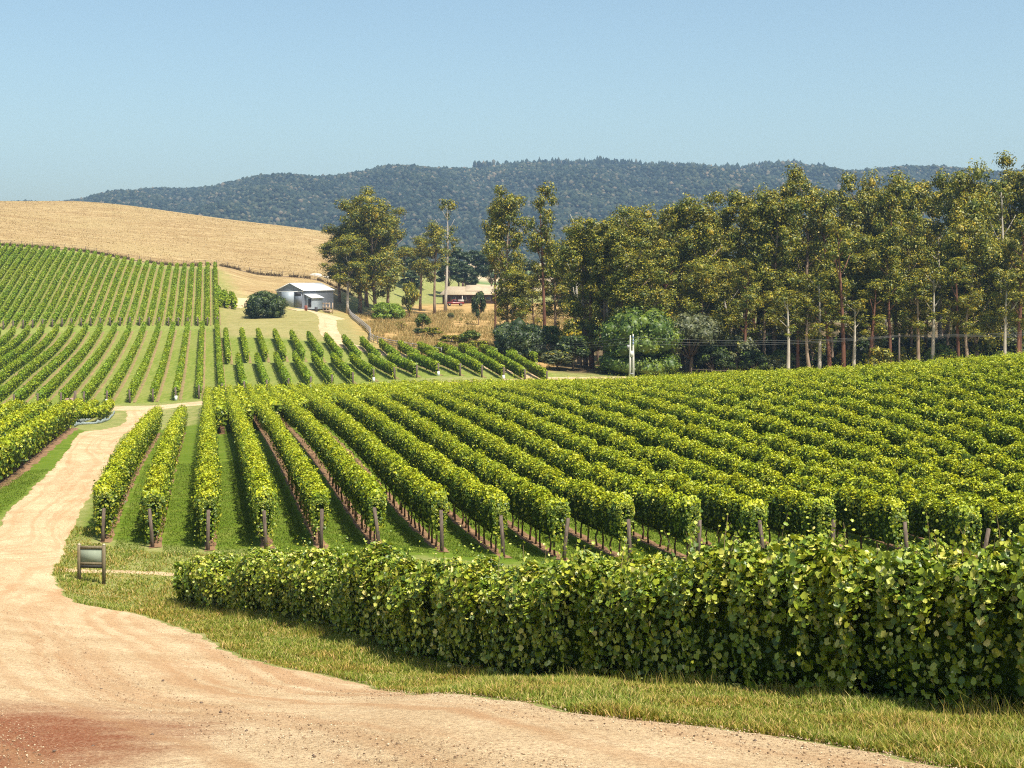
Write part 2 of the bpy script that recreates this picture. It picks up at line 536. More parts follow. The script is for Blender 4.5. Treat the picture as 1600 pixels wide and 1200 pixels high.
lawn = cover([(-140, 118), (-36, 118), (-33.5, 114), (-29.5, 98), (-26.0, 80), (-23.6, 70), (-22.0, 60), (-21.8, 52), (-150, 52)], .006)
lawnM = cover([(SY(-5.2, 58.5), 58.5), (SY(-5.3, 120), 120), (SY(-1, 128), 128), (SY(0, 148), 148), (SY(70, 152), 152), (120, 120), (60, 42), (8, 46.5), (-6, 51)], .006)
lawn = np.maximum(lawn, lawnM)
edge_r = [at(338, 513, 150), at(342, 475, 150), at(338, 418, 150)]
mown = cover([(-150, 157)] + [(SY(s, y), y) for s, y in ((-20, 157), (10, 158), (30, 162), (60, 172))] + [ud(830, 190), ud(700, 205), ud(570, 217), ud(360, 229), ud(341, 250)]
             + [e[:2] for e in edge_r] + [ud(200, 340)[:2], ud(0, 342)[:2], ud(-500, 348)[:2]] + [(-260, 250)] if False else
             [(-150., 157.), (SY(-20, 157), 157.), (SY(0, 157), 157.), (SY(20, 166), 166.), (SY(43, 167), 167.)] +
             [tuple(ud(a, b)[:2]) for a, b in ((830, 190), (700, 205), (570, 217), (360, 229), (341, 252), (342, 290), (337, 334), (200, 340), (0, 342), (-500, 348))], .006)
dry = cover([tuple(ud(a, b)[:2]) for a, b in ((-700, 350), (0, 344), (130, 342), (290, 341), (345, 330), (370, 300), (440, 306), (530, 300), (540, 345), (620, 480), (600, 900), (-900, 900))], .01)
scrub = cover([tuple(ud(a, b)[:2]) for a, b in ((548, 315), (560, 250), (590, 215), (650, 200), (860, 182), (905, 190), (930, 300), (900, 400), (700, 400), (620, 350))], .012)
ca = ground.data.color_attributes.new('cover', 'FLOAT_COLOR', 'POINT')
dry = np.maximum(dry, .36*cover([tuple(ud(a, b)[:2]) for a, b in ((343, 234), (345, 330), (440, 306), (505, 300), (600, 330), (640, 300), (560, 260), (600, 212), (540, 221), (440, 226))], .01))
ca.data.foreach_set('color', np.stack([lawn, mown*(1-dry*0), dry, np.ones_like(dry)], -1).astype(np.float32).ravel())
floor = cover([tuple(ud(a, b)[:2]) for a, b in ((875, 182), (1250, 180.5), (1700, 180), (2300, 180), (2300, 380), (930, 300), (900, 250), (880, 215))], .012)
farw = sstep((py-480)/120)*np.where(px < -.09*py, sstep((py-900)/200), 1)
wild = np.maximum(scrub*(1-farw), 0)
cb = ground.data.color_attributes.new('cover_far', 'FLOAT_COLOR', 'POINT')
cb.data.foreach_set('color', np.stack([wild, farw, floor, np.ones_like(dry)], -1).astype(np.float32).ravel())


# ------------------------------------------------------------------ roads
def spline(pts, step):
    pts = np.asarray(pts, float)
    seg = np.concatenate([[0], np.cumsum(np.hypot(*np.diff(pts[:, :2], axis=0).T))])
    n = max(int(seg[-1]/step), 4)
    t = np.linspace(0, seg[-1], n)
    # Catmull-Rom through the points
    out = np.empty((n, pts.shape[1]))
    m = np.gradient(pts, seg, axis=0)
    k = np.clip(np.searchsorted(seg, t, side='right')-1, 0, len(seg)-2)
    hh = (seg[k+1]-seg[k]); s = (t-seg[k])/hh
    h00 = 2*s**3-3*s**2+1; h10 = s**3-2*s**2+s; h01 = -2*s**3+3*s**2; h11 = s**3-s**2
    for c_ in range(pts.shape[1]):
        out[:, c_] = h00*pts[k, c_]+h10*hh*m[k, c_]+h01*pts[k+1, c_]+h11*hh*m[k+1, c_]
    return out, t


def road_strip(name, left, right, nacross, step, lift, mat, jag, label):
    both = np.concatenate([np.asarray(left)[:, :2], np.asarray(right)[:, :2]], 1)
    mid = (both[:, :2]+both[:, 2:])/2
    sp, t = spline(np.concatenate([mid, both], 1), step)
    Lp, Rp = sp[:, 2:4], sp[:, 4:6]
    d = Rp-Lp; w = np.linalg.norm(d, axis=1, keepdims=True); d = d/w
    jl = wave(t, 11, (.13, .45, 1.3, 3.1, 6.7), (.5, .35, .25, .2, .15))*jag
    jr = wave(t, 12, (.13, .45, 1.3, 3.1, 6.7), (.5, .35, .25, .2, .15))*jag
    Lp = Lp+d*jl[:, None]; Rp = Rp+d*jr[:, None]
    k = np.linspace(0, 1, nacross)
    X = Lp[:, None, 0]*(1-k)+Rp[:, None, 0]*k; Y = Lp[:, None, 1]*(1-k)+Rp[:, None, 1]*k
    Z = H(X, Y)+lift
    if nacross > 20:                     # crown, ruts and a feathered rim
        ac = (k[None]-.5)*w
        Z += .02*np.sin(ac*1.9+wave(t, 5, (.05, .12), (.6, .4))[:, None])*np.minimum(1, 8*k*(1-k))[None]
    Z[:, 0] -= lift+.03; Z[:, -1] -= lift+.03
    n, mm = X.shape; ii = np.arange(n*mm).reshape(n, mm)
    f = np.stack([ii[:-1, :-1], ii[:-1, 1:], ii[1:, 1:], ii[1:, :-1]], -1).reshape(-1, 4)
    o = mesh_np(name, np.stack([X, Y, Z], -1).reshape(-1, 3), [f], mat, smooth=True)
    uvl = o.data.uv_layers.new(name='uv')
    uvv = np.stack([k[None]*w, np.repeat(t[:, None], mm, 1)], -1).reshape(-1, 2)
    uvl.data.foreach_set('uv', uvv[f.ravel()].astype(np.float32).ravel())
    nrm = o.data.polygons[len(f)//2].normal
    if nrm.z < 0: o.data.flip_normals()
    tag(o, label, kind='structure')
    return o, Lp, Rp


def px2(l): return [at(*p)[:2] for p in l]


Redge = [(9.5, 4.), (6.5, 9.5)] + px2([(1480, 1200), (1200, 1147), (900, 1113), (700, 1086), (560, 1066), (430, 1040), (350, 1012), (280, 978), (205, 958), (130, 944), (92, 918), (88, 893), (100, 860), (112, 830), (135, 785), (165, 730), (185, 690)]) + [ud(197, 117)[:2], ud(215, 123)[:2], ud(236, 133)[:2], ud(250, 150)[:2]]
Ledge = [(1.0, -4.), (-3.5, 2.)] + [(-6.5, 5.), (-8, 7.5), (-9.5, 10.5), (-11, 13), (-12.5, 16), (-14.5, 20), (-16.5, 24.5), (-18.5, 30), (-20.5, 35), (-22, 40), (-23.2, 45), (-23.8, 50)] + \
        [tuple(ud(-20, 57)[:2]), tuple(at(5, 806)[:2]), tuple(at(38, 776)[:2]), tuple(at(80, 735)[:2]), tuple(at(108, 700)[:2])] + [ud(132, 115)[:2], ud(172, 123)[:2], ud(193, 132)[:2], ud(198, 150)[:2]]
ro, RL, RR = road_strip('road', Ledge, Redge, 60, .25, .03, M['road'], .16, 'pale gravel road curving from the foreground down beside the vineyard')


def centre_strip(name, pts, wid, label, nacross=7, lift=.05, mat=None, jag=.12, step=1.5):
    pts = np.array([np.asarray(p)[:2] for p in pts]); tg = np.gradient(pts, axis=0); tg /= np.linalg.norm(tg, axis=1, keepdims=True)
    nn = np.stack([tg[:, 1], -tg[:, 0]], 1)
    wid = np.broadcast_to(np.asarray(wid, float), (len(pts),))[:, None]/2
    return road_strip(name, pts-nn*wid, pts+nn*wid, nacross, step, lift, mat or M['road_far'], jag, label)


centre_strip('cross_road', [ud(-500, 152.5), ud(-200, 152.5), ud(0, 152.5), ud(100, 152.5), ud(200, 152.5), ud(300, 152.5), ud(420, 155), ud(560, 158), ud(700, 159.5), ud(800, 167), ud(850, 173), ud(900, 174.5), ud(1000, 175.5), ud(1150, 177), ud(1400, 178), ud(1900, 176)], [4.6]*7+[4.2, 3.2, 2.4, 3, 4.4, 4.4, 4.4, 4.4, 4.4],
             'pale farm road crossing the valley between two vineyard blocks', lift=.07)
centre_strip('driveway', [ud(850, 173.5), ud(790, 178), ud(730, 184), at(672, 565, 175), at(612, 554, 180), at(560, 545, 190), at(525, 530, 190), at(513, 515, 190), at(512, 500, 190), at(498, 489, 200), at(478, 484.5, 200), at(455, 484, 200)],
             [3.4, 3.4, 3.6, 3.8, 3.8, 4, 3.8, 3.6, 3.6, 3.6, 3.6, 3.6], 'pale gravel driveway winding up to the metal shed', lift=.06)
centre_strip('path', [at(94, 890, 40), at(140, 893, 40), at(180, 893, 40), at(230, 895, 40), at(275, 899, 40), at(330, 903, 40)], [.9, .7, .5, .45, .4, .35], 'thin bare track running from the road to the hedge', lift=.02, jag=.1, step=.2)
centre_strip('yard', [at(366, 481, 200), at(378, 474, 200), at(392, 468, 200), at(410, 470, 200)], [3, 4.5, 5, 4], 'pale gravel yard patch behind the dark bush', lift=.06)

# ------------------------------------------------------------------ leaves
def leaf_quads(pos, nrm, size, r_, fold=.18, aspect=.85):
    """one folded kite per leaf"""
    n = len(pos)
    nrm = nrm/np.linalg.norm(nrm, axis=1, keepdims=True)
    t = r_.normal(size=(n, 3)); t -= (t*nrm).sum(1, keepdims=True)*nrm; t /= np.linalg.norm(t, axis=1, keepdims=True)
    b = np.cross(nrm, t)
    s = size[:, None]
    v = np.stack([pos-t*s*.5, pos+b*s*.5*aspect+nrm*s*fold, pos+t*s*.55, pos-b*s*.5*aspect+nrm*s*fold], 1)
    f = np.arange(n*4).reshape(n, 4)
    return v.reshape(-1, 3), f


LOBE = np.array([(math.cos(a)*rr, math.sin(a)*rr) for a, rr in
                 [(R(-90), .24), (R(-62), .52), (R(-28), .46), (R(2), .56), (R(34), .45), (R(62), .52), (R(90), .60),
                  (R(118), .50), (R(146), .46), (R(178), .55), (R(208), .45), (R(242), .53)]])


def lobed_leaves(pos, nrm, size, r_, hang=.5):
    n = len(pos); k = len(LOBE)
    nrm = nrm/np.linalg.norm(nrm, axis=1, keepdims=True)
    t = r_.normal(size=(n, 3))*.7; t[:, 2] -= hang
    t -= (t*nrm).sum(1, keepdims=True)*nrm; t /= np.linalg.norm(t, axis=1, keepdims=True)
    b = np.cross(nrm, t)
    s = size[:, None, None]
    cup = r_.uniform(-.05, .22, (n, 1, 1))
    rad2 = (LOBE**2).sum(1)[None, :, None]
    ring = pos[:, None]+s*(b[:, None]*LOBE[None, :, :1]+t[:, None]*LOBE[None, :, 1:]) + nrm[:, None]*s*(rad2*cup*2.2 + np.abs(LOBE[None, :, :1])*.22)
    v = np.concatenate([pos[:, None], ring], 1).reshape(-1, 3)
    base = np.arange(n)[:, None]*(k+1)
    j = np.arange(k)
    tri = np.stack([np.zeros(k, int), 1+j, 1+(j+1) % k], 1)
    f = (base[:, :, None]+tri[None]).reshape(-1, 3)
    return v, f


def section(theta_k, r_, hw, zb, zt):
    """rounded-box cross section: random outline point and normal"""
    n = len(theta_k)
    side = r_.random(n)
    hh = zt-zb
    ptop = (2*hw)/(2*hw+2*hh*.9)
    top = side < ptop*1.25
    x = np.where(top, r_.uniform(-1, 1, n)*hw, np.where(r_.random(n) < .5, -hw, hw))
    zz = r_.random(n)**.85
    taper = np.where(top, 1, .72+.28*np.sin(np.clip(zz, 0, 1)*math.pi*.62))
    x = x*np.where(top, 1, taper)
    z = np.where(top, zt-.28*hw*(np.abs(x)/hw)**3, zb+zz*hh*.95)
    nx = np.where(top, x/hw*.5, np.sign(x)); nz = np.where(top, 1.0, -.1+.3*zz)
    return x, z, nx, nz, top


def row_core(pts, tg, hw, zb, zt, seed, step=1.0):
    """rough inner mass of a row, all leaf and twig"""
    n = len(pts)
    nn = np.stack([tg[:, 1], -tg[:, 0]], 1)
    prof = np.array([(-.45, .0), (-.8, .25), (-.85, .75), (-.4, .97), (.4, .97), (.85, .75), (.8, .25), (.45, .0)])
    r_ = np.random.default_rng(seed)
    jit = r_.uniform(.72, 1.0, (n, len(prof)))
    X = prof[None, :, 0]*hw*.72*jit
    Z = zb+.06+(prof[None, :, 1])*(zt-zb)*.86*(.9+.1*jit)
    g0 = H(pts[:, 0], pts[:, 1])
    v = np.stack([pts[:, None, 0]+nn[:, None, 0]*X, pts[:, None, 1]+nn[:, None, 1]*X, g0[:, None]+Z], -1)
    k = len(prof); ii = np.arange(n*k).reshape(n, k)
    f = np.stack([ii[:-1], np.roll(ii, -1, 1)[:-1], np.roll(ii, -1, 1)[1:], ii[1:]], -1).reshape(-1, 4)
    caps = [ii[0][::-1][None], ii[-1][None]]
    return v.reshape(-1, 3), f, np.concatenate(caps)


def foliage(pts, tg, tcum, hw, zb, zt, per_m, size, seed, parent, mat, mat_top, name='foliage', shoots=.3, lob=False, inward=.22, weight=None, core_hw=1.0, zvar=1.0):
    """leafy canopy of one row along the polyline pts"""
    r_ = np.random.default_rng(seed)
    L = tcum[-1]
    n = int(L*per_m)
    if weight is None: t = r_.random(n)*L
    else:
        tt = np.linspace(0, L, 400); w = weight(tt); cw = np.cumsum(w); cw /= cw[-1]
        t = np.interp(r_.random(n), cw, tt)
    cx = np.interp(t, tcum, pts[:, 0]); cy = np.interp(t, tcum, pts[:, 1])
    dx = np.interp(t, tcum, tg[:, 0]); dy = np.interp(t, tcum, tg[:, 1])
    hwv = hw*(1+wave(t, seed, (.35, .9, 2.1), (.12, .13, .12))); 
    dpos = r_.uniform(0, L, max(int(L/9), 1)); dmag = r_.uniform(-.10, .38, len(dpos))*min(zvar, 1.5)/1.5; dwid = r_.uniform(.5, 1.1, len(dpos))
    def dip(q): return (dmag[None]*np.exp(-((q[:, None]-dpos[None])/dwid[None])**2)).sum(1)
    ztv = zt-dip(t)+zvar*wave(t, seed+1, (.2, .6, 1.7), (.05, .07, .06)); zbv = zb+zvar*wave(t, seed+2, (.4, 1.1, 2.3), (.07, .08, .06))
    x, z, nx, nz, top = section(t, r_, 1.0, 0.0, 1.0)
    # lumps: the surface swells and sinks
    lump = .5*np.sin(t*5.1+z*4+seed)*np.sin(z*7+t*1.7+nx*2) + .5*np.sin(t*9.3+x*5+seed*2)
    depth = r_.random(n)**1.7*inward-(.17 if lob else .07)*lump
    x = x*hwv*(1-.0*depth)-np.sign(x)*depth*np.where(top, 0, 1)*.8
    zz = zbv+z*(ztv-zbv)-depth*np.where(top, .8, 0)
    # ends are rounded and pushed in
    e = np.minimum(t, L-t); en = np.clip(1-e/.35, 0, 1)
    x *= 1-.3*en**2; zz = zz-.28*en**2*z*(zt/2)
    nnx = nx*dy+r_.normal(size=n)*.55; nny = -nx*dx+r_.normal(size=n)*.55; nnz = nz+r_.normal(size=n)*.4+.05
    # leaves closing the two ends
    ne = int(per_m*hw*1.5*2)
    if ne:
        te = np.where(r_.random(ne) < .5, 0.02, L-.02)+r_.normal(size=ne)*.07
        te = np.clip(te, 0, L)
        k_ = r_.random(ne)
        t = np.concatenate([t, te]); cx = np.concatenate([cx, np.interp(te, tcum, pts[:, 0])]); cy = np.concatenate([cy, np.interp(te, tcum, pts[:, 1])])
        ex = np.interp(te, tcum, tg[:, 0]); ey = np.interp(te, tcum, tg[:, 1]); dx = np.concatenate([dx, ex]); dy = np.concatenate([dy, ey])
        ze = zb+k_*(zt-zb); x = np.concatenate([x, r_.uniform(-.9, .9, ne)*hw*(.7+.3*k_)]); zz = np.concatenate([zz, ze]); ztv = np.concatenate([ztv, np.full(ne, zt)])
        e_ = r_.normal(size=(3, ne))*.5
        nnx = np.concatenate([nnx, e_[0]]); nny = np.concatenate([nny, e_[1]]); nnz = np.concatenate([nnz, .2+e_[2]]); n = len(t)
    near_end = np.where(t < .35, -1, np.where(t > L-.35, 1, 0))
    nnx = nnx+near_end*dx; nny = nny+near_end*dy
    wx = cx+dy*x; wy = cy-dx*x
    gz = H(wx, wy)
    pos = np.stack([wx, wy, gz+zz], -1)
    nrm = np.stack([nnx, nny, nnz], -1)
    sz = size*(r_.uniform(.45, 1.4, n) if lob else r_.uniform(.6, 1.25, n))
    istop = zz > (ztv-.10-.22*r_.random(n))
    # shoots standing out of the top
    ns = int(L*shoots*4)
    if ns > 0:
        ts = r_.random(ns)*L; hs = r_.gamma(2.0, .10, ns)*(1 if not lob else 1.5); lean = r_.normal(size=(ns, 2))*.35
        xo = r_.uniform(-.85, .85, ns)*hw
        k = 7
        q = np.tile(np.linspace(.1, 1, k), ns); tsr = np.repeat(ts, k)
        sx = np.interp(tsr, tcum, pts[:, 0]); sy = np.interp(tsr, tcum, pts[:, 1]); sdx = np.interp(tsr, tcum, tg[:, 0]); sdy = np.interp(tsr, tcum, tg[:, 1])
        xr = np.repeat(xo, k)+np.repeat(lean[:, 0]*hs, k)*q+r_.normal(size=ns*k)*.045
        yr = np.repeat(lean[:, 1]*hs, k)*q+r_.normal(size=ns*k)*.045
        wx2 = sx+sdy*xr+sdx*yr; wy2 = sy-sdx*xr+sdy*yr
        base = zt-dip(tsr)+zvar*wave(tsr, seed+1, (.2, .6, 1.7), (.05, .07, .06))
        p2 = np.stack([wx2, wy2, H(wx2, wy2)+base-.08+np.repeat(hs, k)*q], -1)
        pos = np.concatenate([pos, p2]); nrm = np.concatenate([nrm, r_.normal(size=(ns*k, 3))+np.array([0, 0, .8])])
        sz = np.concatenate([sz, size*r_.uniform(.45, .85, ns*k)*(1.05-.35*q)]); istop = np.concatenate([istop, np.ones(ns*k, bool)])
    if lob: v, f = lobed_leaves(pos, nrm, sz, r_)
    else: v, f = leaf_quads(pos, nrm, sz, r_)
    per = f.shape[0]//len(pos)
    # inner mass
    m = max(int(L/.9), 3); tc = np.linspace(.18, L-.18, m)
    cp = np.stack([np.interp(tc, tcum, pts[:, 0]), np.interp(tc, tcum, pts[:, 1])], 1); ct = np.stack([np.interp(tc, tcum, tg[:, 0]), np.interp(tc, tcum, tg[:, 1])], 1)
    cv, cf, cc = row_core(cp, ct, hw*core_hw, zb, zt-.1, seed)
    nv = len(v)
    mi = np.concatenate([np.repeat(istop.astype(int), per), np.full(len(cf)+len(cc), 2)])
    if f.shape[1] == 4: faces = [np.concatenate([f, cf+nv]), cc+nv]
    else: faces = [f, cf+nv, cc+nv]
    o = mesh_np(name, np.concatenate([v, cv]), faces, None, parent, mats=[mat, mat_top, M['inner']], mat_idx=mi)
    return o


def straight(s, y0, y1, step=1.0):
    n = max(int((y1-y0)/step), 3); Y = np.linspace(y0, y1, n); X = SY(s, Y)
    p = np.stack([X, Y], 1); tg = np.tile(TD, (n, 1)); t = np.concatenate([[0], np.cumsum(np.hypot(*np.diff(p, axis=0).T))])
    return p, tg, t


def at_origin(root):
    """move child meshes (built in world coordinates) under an Empty at the thing's base"""
    loc = root.location.copy()
    for ch in [o for o in col.objects if o.parent == root]:
        ch.location = (-loc.x, -loc.y, -loc.z)


ORD = ['first', 'second', 'third', 'fourth', 'fifth', 'sixth', 'seventh', 'eighth', 'ninth', 'tenth', 'eleventh', 'twelfth', 'thirteenth', 'fourteenth',
       'fifteenth', 'sixteenth', 'seventeenth', 'eighteenth', 'nineteenth', 'twentieth']
TENS = {20: 'twenty', 30: 'thirty', 40: 'forty', 50: 'fifty', 60: 'sixty'}


def ordn(k):
    if k <= 20: return ORD[k-1]
    t, r1 = k//10*10, k % 10
    if r1 == 0: return TENS[t][:-1]+'ieth'
    return TENS[t]+'-'+ORD[r1-1]


def soil_strips(rows, half, mat, name, lift, step, off=0.0):
    V, Fs, n0 = [], [], 0
    for s, y0, y1 in rows:
        n = max(int((y1-y0)/step), 3); Y = np.linspace(y0-.5, y1, n)
        seed = int(abs(s)*97) % 9999
        wl = half*(1+wave(Y, seed, (.2, .7, 1.9), (.15, .15, .15))); wr = half*(1+wave(Y, seed+5, (.2, .7, 1.9), (.15, .15, .15)))
        cx = SY(s+off, Y)
        xs = np.stack([cx-wl*.978, cx-wl*.4, cx+wr*.4, cx+wr*.978], 1); ysx = np.stack([Y-wl*.209, Y-wl*.08, Y+wr*.08, Y+wr*.209], 1)
        z = H(xs, ysx)+lift; z[:, 0] -= lift+.02; z[:, 3] -= lift+.02
        ii = np.arange(n*4).reshape(n, 4)+n0
        Fs.append(np.stack([ii[:-1, :-1], ii[:-1, 1:], ii[1:, 1:], ii[1:, :-1]], -1).reshape(-1, 4)); V.append(np.stack([xs, ysx, z], -1).reshape(-1, 3)); n0 += n*4
    o = mesh_np(name, np.concatenate(V), [np.concatenate(Fs)], mat, smooth=True)
    return tag(o, 'strips of bare reddish soil under the vine rows', kind='structure')


def make_post_mesh(hh, rad, seed, lean=.03):
    r_ = random.Random(seed); mb = MB()
    lx, ly = r_.uniform(-1, 1)*lean, r_.uniform(-1, 1)*lean
    mb.tube([(-lx*.2, -ly*.2, -.25), (lx*.3*hh, ly*.3*hh, hh*.4), (lx*hh, ly*hh, hh)], [rad*1.08, rad, rad*.92], 9)
    return mb


# ------------------------------------------------------------------ main block of vines
SP = 2.07
Mrows = []


def ynear(s): return 54.6-.30*s if s > -1 else 54.9-.55*s


NTR = []
trunk_protos = []
for k in range(5):
    r_ = random.Random(k); mb = MB()
    a, b = r_.uniform(-.06, .06), r_.uniform(-.06, .06)
    mb.tube([(0, 0, -.1), (a, b, .35), (a*.3, -b, .7), (a*1.5, b, 1.15)], [.045, .035, .03, .028], 6)
    o = mb.build('trunk', M['vtrunk'], smooth=True); trunk_protos.append(o.data); bpy.data.objects.remove(o)
for i in range(-2, 31):
    s = SP*i+wave(np.array([float(i)]), 8, (.3,), (.06,))[0]
    yn = max(ynear(s), s/.61) if s > 0 else ynear(s)
    yn = max(yn, 44)
    yf = 118 if i < 0 else (147 if i < 16 else 150)
    if i > 15: yf = min(150, 150)
    Mrows.append((s, yn, yf))
    root = empty('vine_row', (SY(s, yn), yn, h(SY(s, yn), yn)))
    inframe_near = s/.61 < ynear(s) or s < 0
    if i == -2: lab = 'outermost vine row of the main block, edging the gravel road on its right'
    elif i == -1: lab = 'second vine row right of the gravel road, foliage down to the ground'
    elif i <= 11:
        lab = 'main block vine row behind the %s timber end post from the left' % ordn(i+3)
    else:
        lab = 'main block vine row leaving at the right edge, %s from the gravel road' % ordn(i+3)
    tag(root, lab, 'vine row', 'vine rows of the main block')
    zb = .20 if i <= 0 else (.40 if i == 1 else .62)
    p, tg, tc = straight(s, yn+.15, yf)
    wgt = lambda tt, y0=yn: np.clip(60/(y0+tt*.978), .30, 1.2)**1.7
    Ltot = tc[-1]; wm = float(np.mean(wgt(np.linspace(0, Ltot, 200))))
    # nearer leaves are small and many, farther ones larger and fewer
    split = 84.0
    parts = []
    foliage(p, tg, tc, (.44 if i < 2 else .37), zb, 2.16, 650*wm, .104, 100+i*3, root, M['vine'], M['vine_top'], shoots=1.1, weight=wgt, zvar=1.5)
    # the vines' trunks show under the canopy in the near part of the rows
    if 1 <= i <= 14:
        for k in range(20):
            yy = yn+.9+k*1.05
            tr = bpy.data.objects.new('trunk', trunk_protos[(i*3+k) % 5]); col.objects.link(tr); tr.parent = root
            xx = SY(s, yy)+.05*math.sin(k*2.3+i)
            tr.location = (xx, yy, h(xx, yy)); tr.rotation_euler = (0, 0, k*1.7); tr['wpos'] = 1
    locr = root.location.copy()
    for ch in [o for o in col.objects if o.parent == root]:
        ch.location = ch.location-locr
    # the timber post at the end of the row
    if -2 <= i <= 12:
        mb = make_post_mesh(1.52 if i > -2 else 1.35, .072, 40+i, .13)
        x, y = SY(s, yn-.35), yn-.35
        pr = mb.build('end_post', M['post'], smooth=False); pr.location = (x, y, h(x, y))
        tag(pr, ('weathered timber end post of the vine row beside the gravel road' if i == -2 else 'timber end post, %s from the left along the front of the main block' % ordn(i+3)),
            'post', 'timber end posts of the main vine block')
# half-offset rows that begin on the brow
n2 = 0
M2 = []
for i in range(0, 15):
    s = SP*(i+.5)
    if i < 8: y0 = 113-.5*i
    else: y0 = 109-.6*i+20
    root = empty('vine_row', (SY(s, y0), y0, h(SY(s, y0), y0)))
    tag(root, 'short vine row starting on the brow between main rows, %s from the left' % ordn(i+1), 'vine row', 'short vine rows on the brow')
    p, tg, tc = straight(s, y0, 147)
    M2.append((s, y0, 147))
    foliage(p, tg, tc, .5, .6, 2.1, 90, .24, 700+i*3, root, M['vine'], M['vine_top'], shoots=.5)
    at_origin(root)
soil_strips(Mrows+M2, .33, M['soil'], 'soil', .02, .6, .08)

# ------------------------------------------------------------------ vines left of the road
Lrows = []
for k in range(7):
    s = -11.3-SP*k
    y0 = 62 if k == 0 else 68+6*k
    y1 = 119-.3*k
    root = empty('vine_row', (SY(s, y0), y0, h(SY(s, y0), y0)))
    tag(root, 'vine row left of the gravel road, %s row out from the road' % ordn(k+1), 'vine row', 'vine rows left of the road')
    p, tg, tc = straight(s, y0, y1)
    Lrows.append((s, y0, y1))
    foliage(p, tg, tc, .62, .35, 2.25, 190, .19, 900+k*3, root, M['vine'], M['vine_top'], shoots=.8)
    if k == 0:
        for j in range(40):
            yy = y0+2+j*1.3
            tr = bpy.data.objects.new('trunk', trunk_protos[j % 5]); col.objects.link(tr); tr.parent = root
            xx = SY(s, yy); tr.location = (xx, yy, h(xx, yy))
        locr = root.location.copy()
        for ch in [o for o in col.objects if o.parent == root]: ch.location = ch.location-locr
    else: at_origin(root)
soil_strips(Lrows, .75, M['soil'], 'soil', .02, .8, .2)

# young netted rows that curl round the corner on the slope below
for k, (pp, net) in enumerate([([ud(107, 120), ud(122, 126.5), ud(140, 129), ud(156, 134), ud(166, 141), ud(172, 148)], True),
                               ([ud(112, 127), ud(128, 134), ud(140, 141), ud(148, 148)], True),
                               ([ud(104, 133), ud(118, 141), ud(124, 149)], False)]):
    sp, t = spline(np.array(pp)[:, :2], .7); tg = np.gradient(sp, axis=0); tg /= np.linalg.norm(tg, axis=1, keepdims=True)
    tc = np.concatenate([[0], np.cumsum(np.hypot(*np.diff(sp, axis=0).T))])
    root = empty('young_vine_row', (sp[0, 0], sp[0, 1], h(*sp[0])))
    tag(root, ['low curved vine row with pale netting along its foot, beside the gravel road', 'short netted vine row behind the low curved row', 'shortest young vine row, farthest from the road corner'][k],
        'vine row', 'young vine rows at the road corner')
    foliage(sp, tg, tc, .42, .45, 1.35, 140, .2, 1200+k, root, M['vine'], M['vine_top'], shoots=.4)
    if net:
        nn = np.stack([tg[:, 1], -tg[:, 0]], 1)
        n = len(sp); a = sp+nn*(.46+.05*np.sin(np.arange(n)*2.1)[:, None]*np.random.default_rng(3).random((n, 1)))
        zz = H(a[:, 0], a[:, 1]); jt = np.random.default_rng(8+k).uniform(.5, 1.6, n)
        rows = []
        for off, hz in ((.06, 0.0), (.05, .13), (.0, .27)):
            rows.append(np.stack([a[:, 0]+nn[:, 0]*off, a[:, 1]+nn[:, 1]*off, zz+hz*jt], 1))
        for off, hz in ((-.02, .27), (.02, .13), (.03, 0.0)):
            rows.append(np.stack([a[:, 0]+nn[:, 0]*off, a[:, 1]+nn[:, 1]*off, zz+hz*jt], 1))
        V = np.stack(rows, 1).reshape(-1, 3); ii = np.arange(n*6).reshape(n, 6)
        fs = np.stack([ii[:-1], np.roll(ii, -1, 1)[:-1], np.roll(ii, -1, 1)[1:], ii[1:]], -1).reshape(-1, 4)
        mesh_np('netting', V, [fs], M['net'], root)
    at_origin(root)

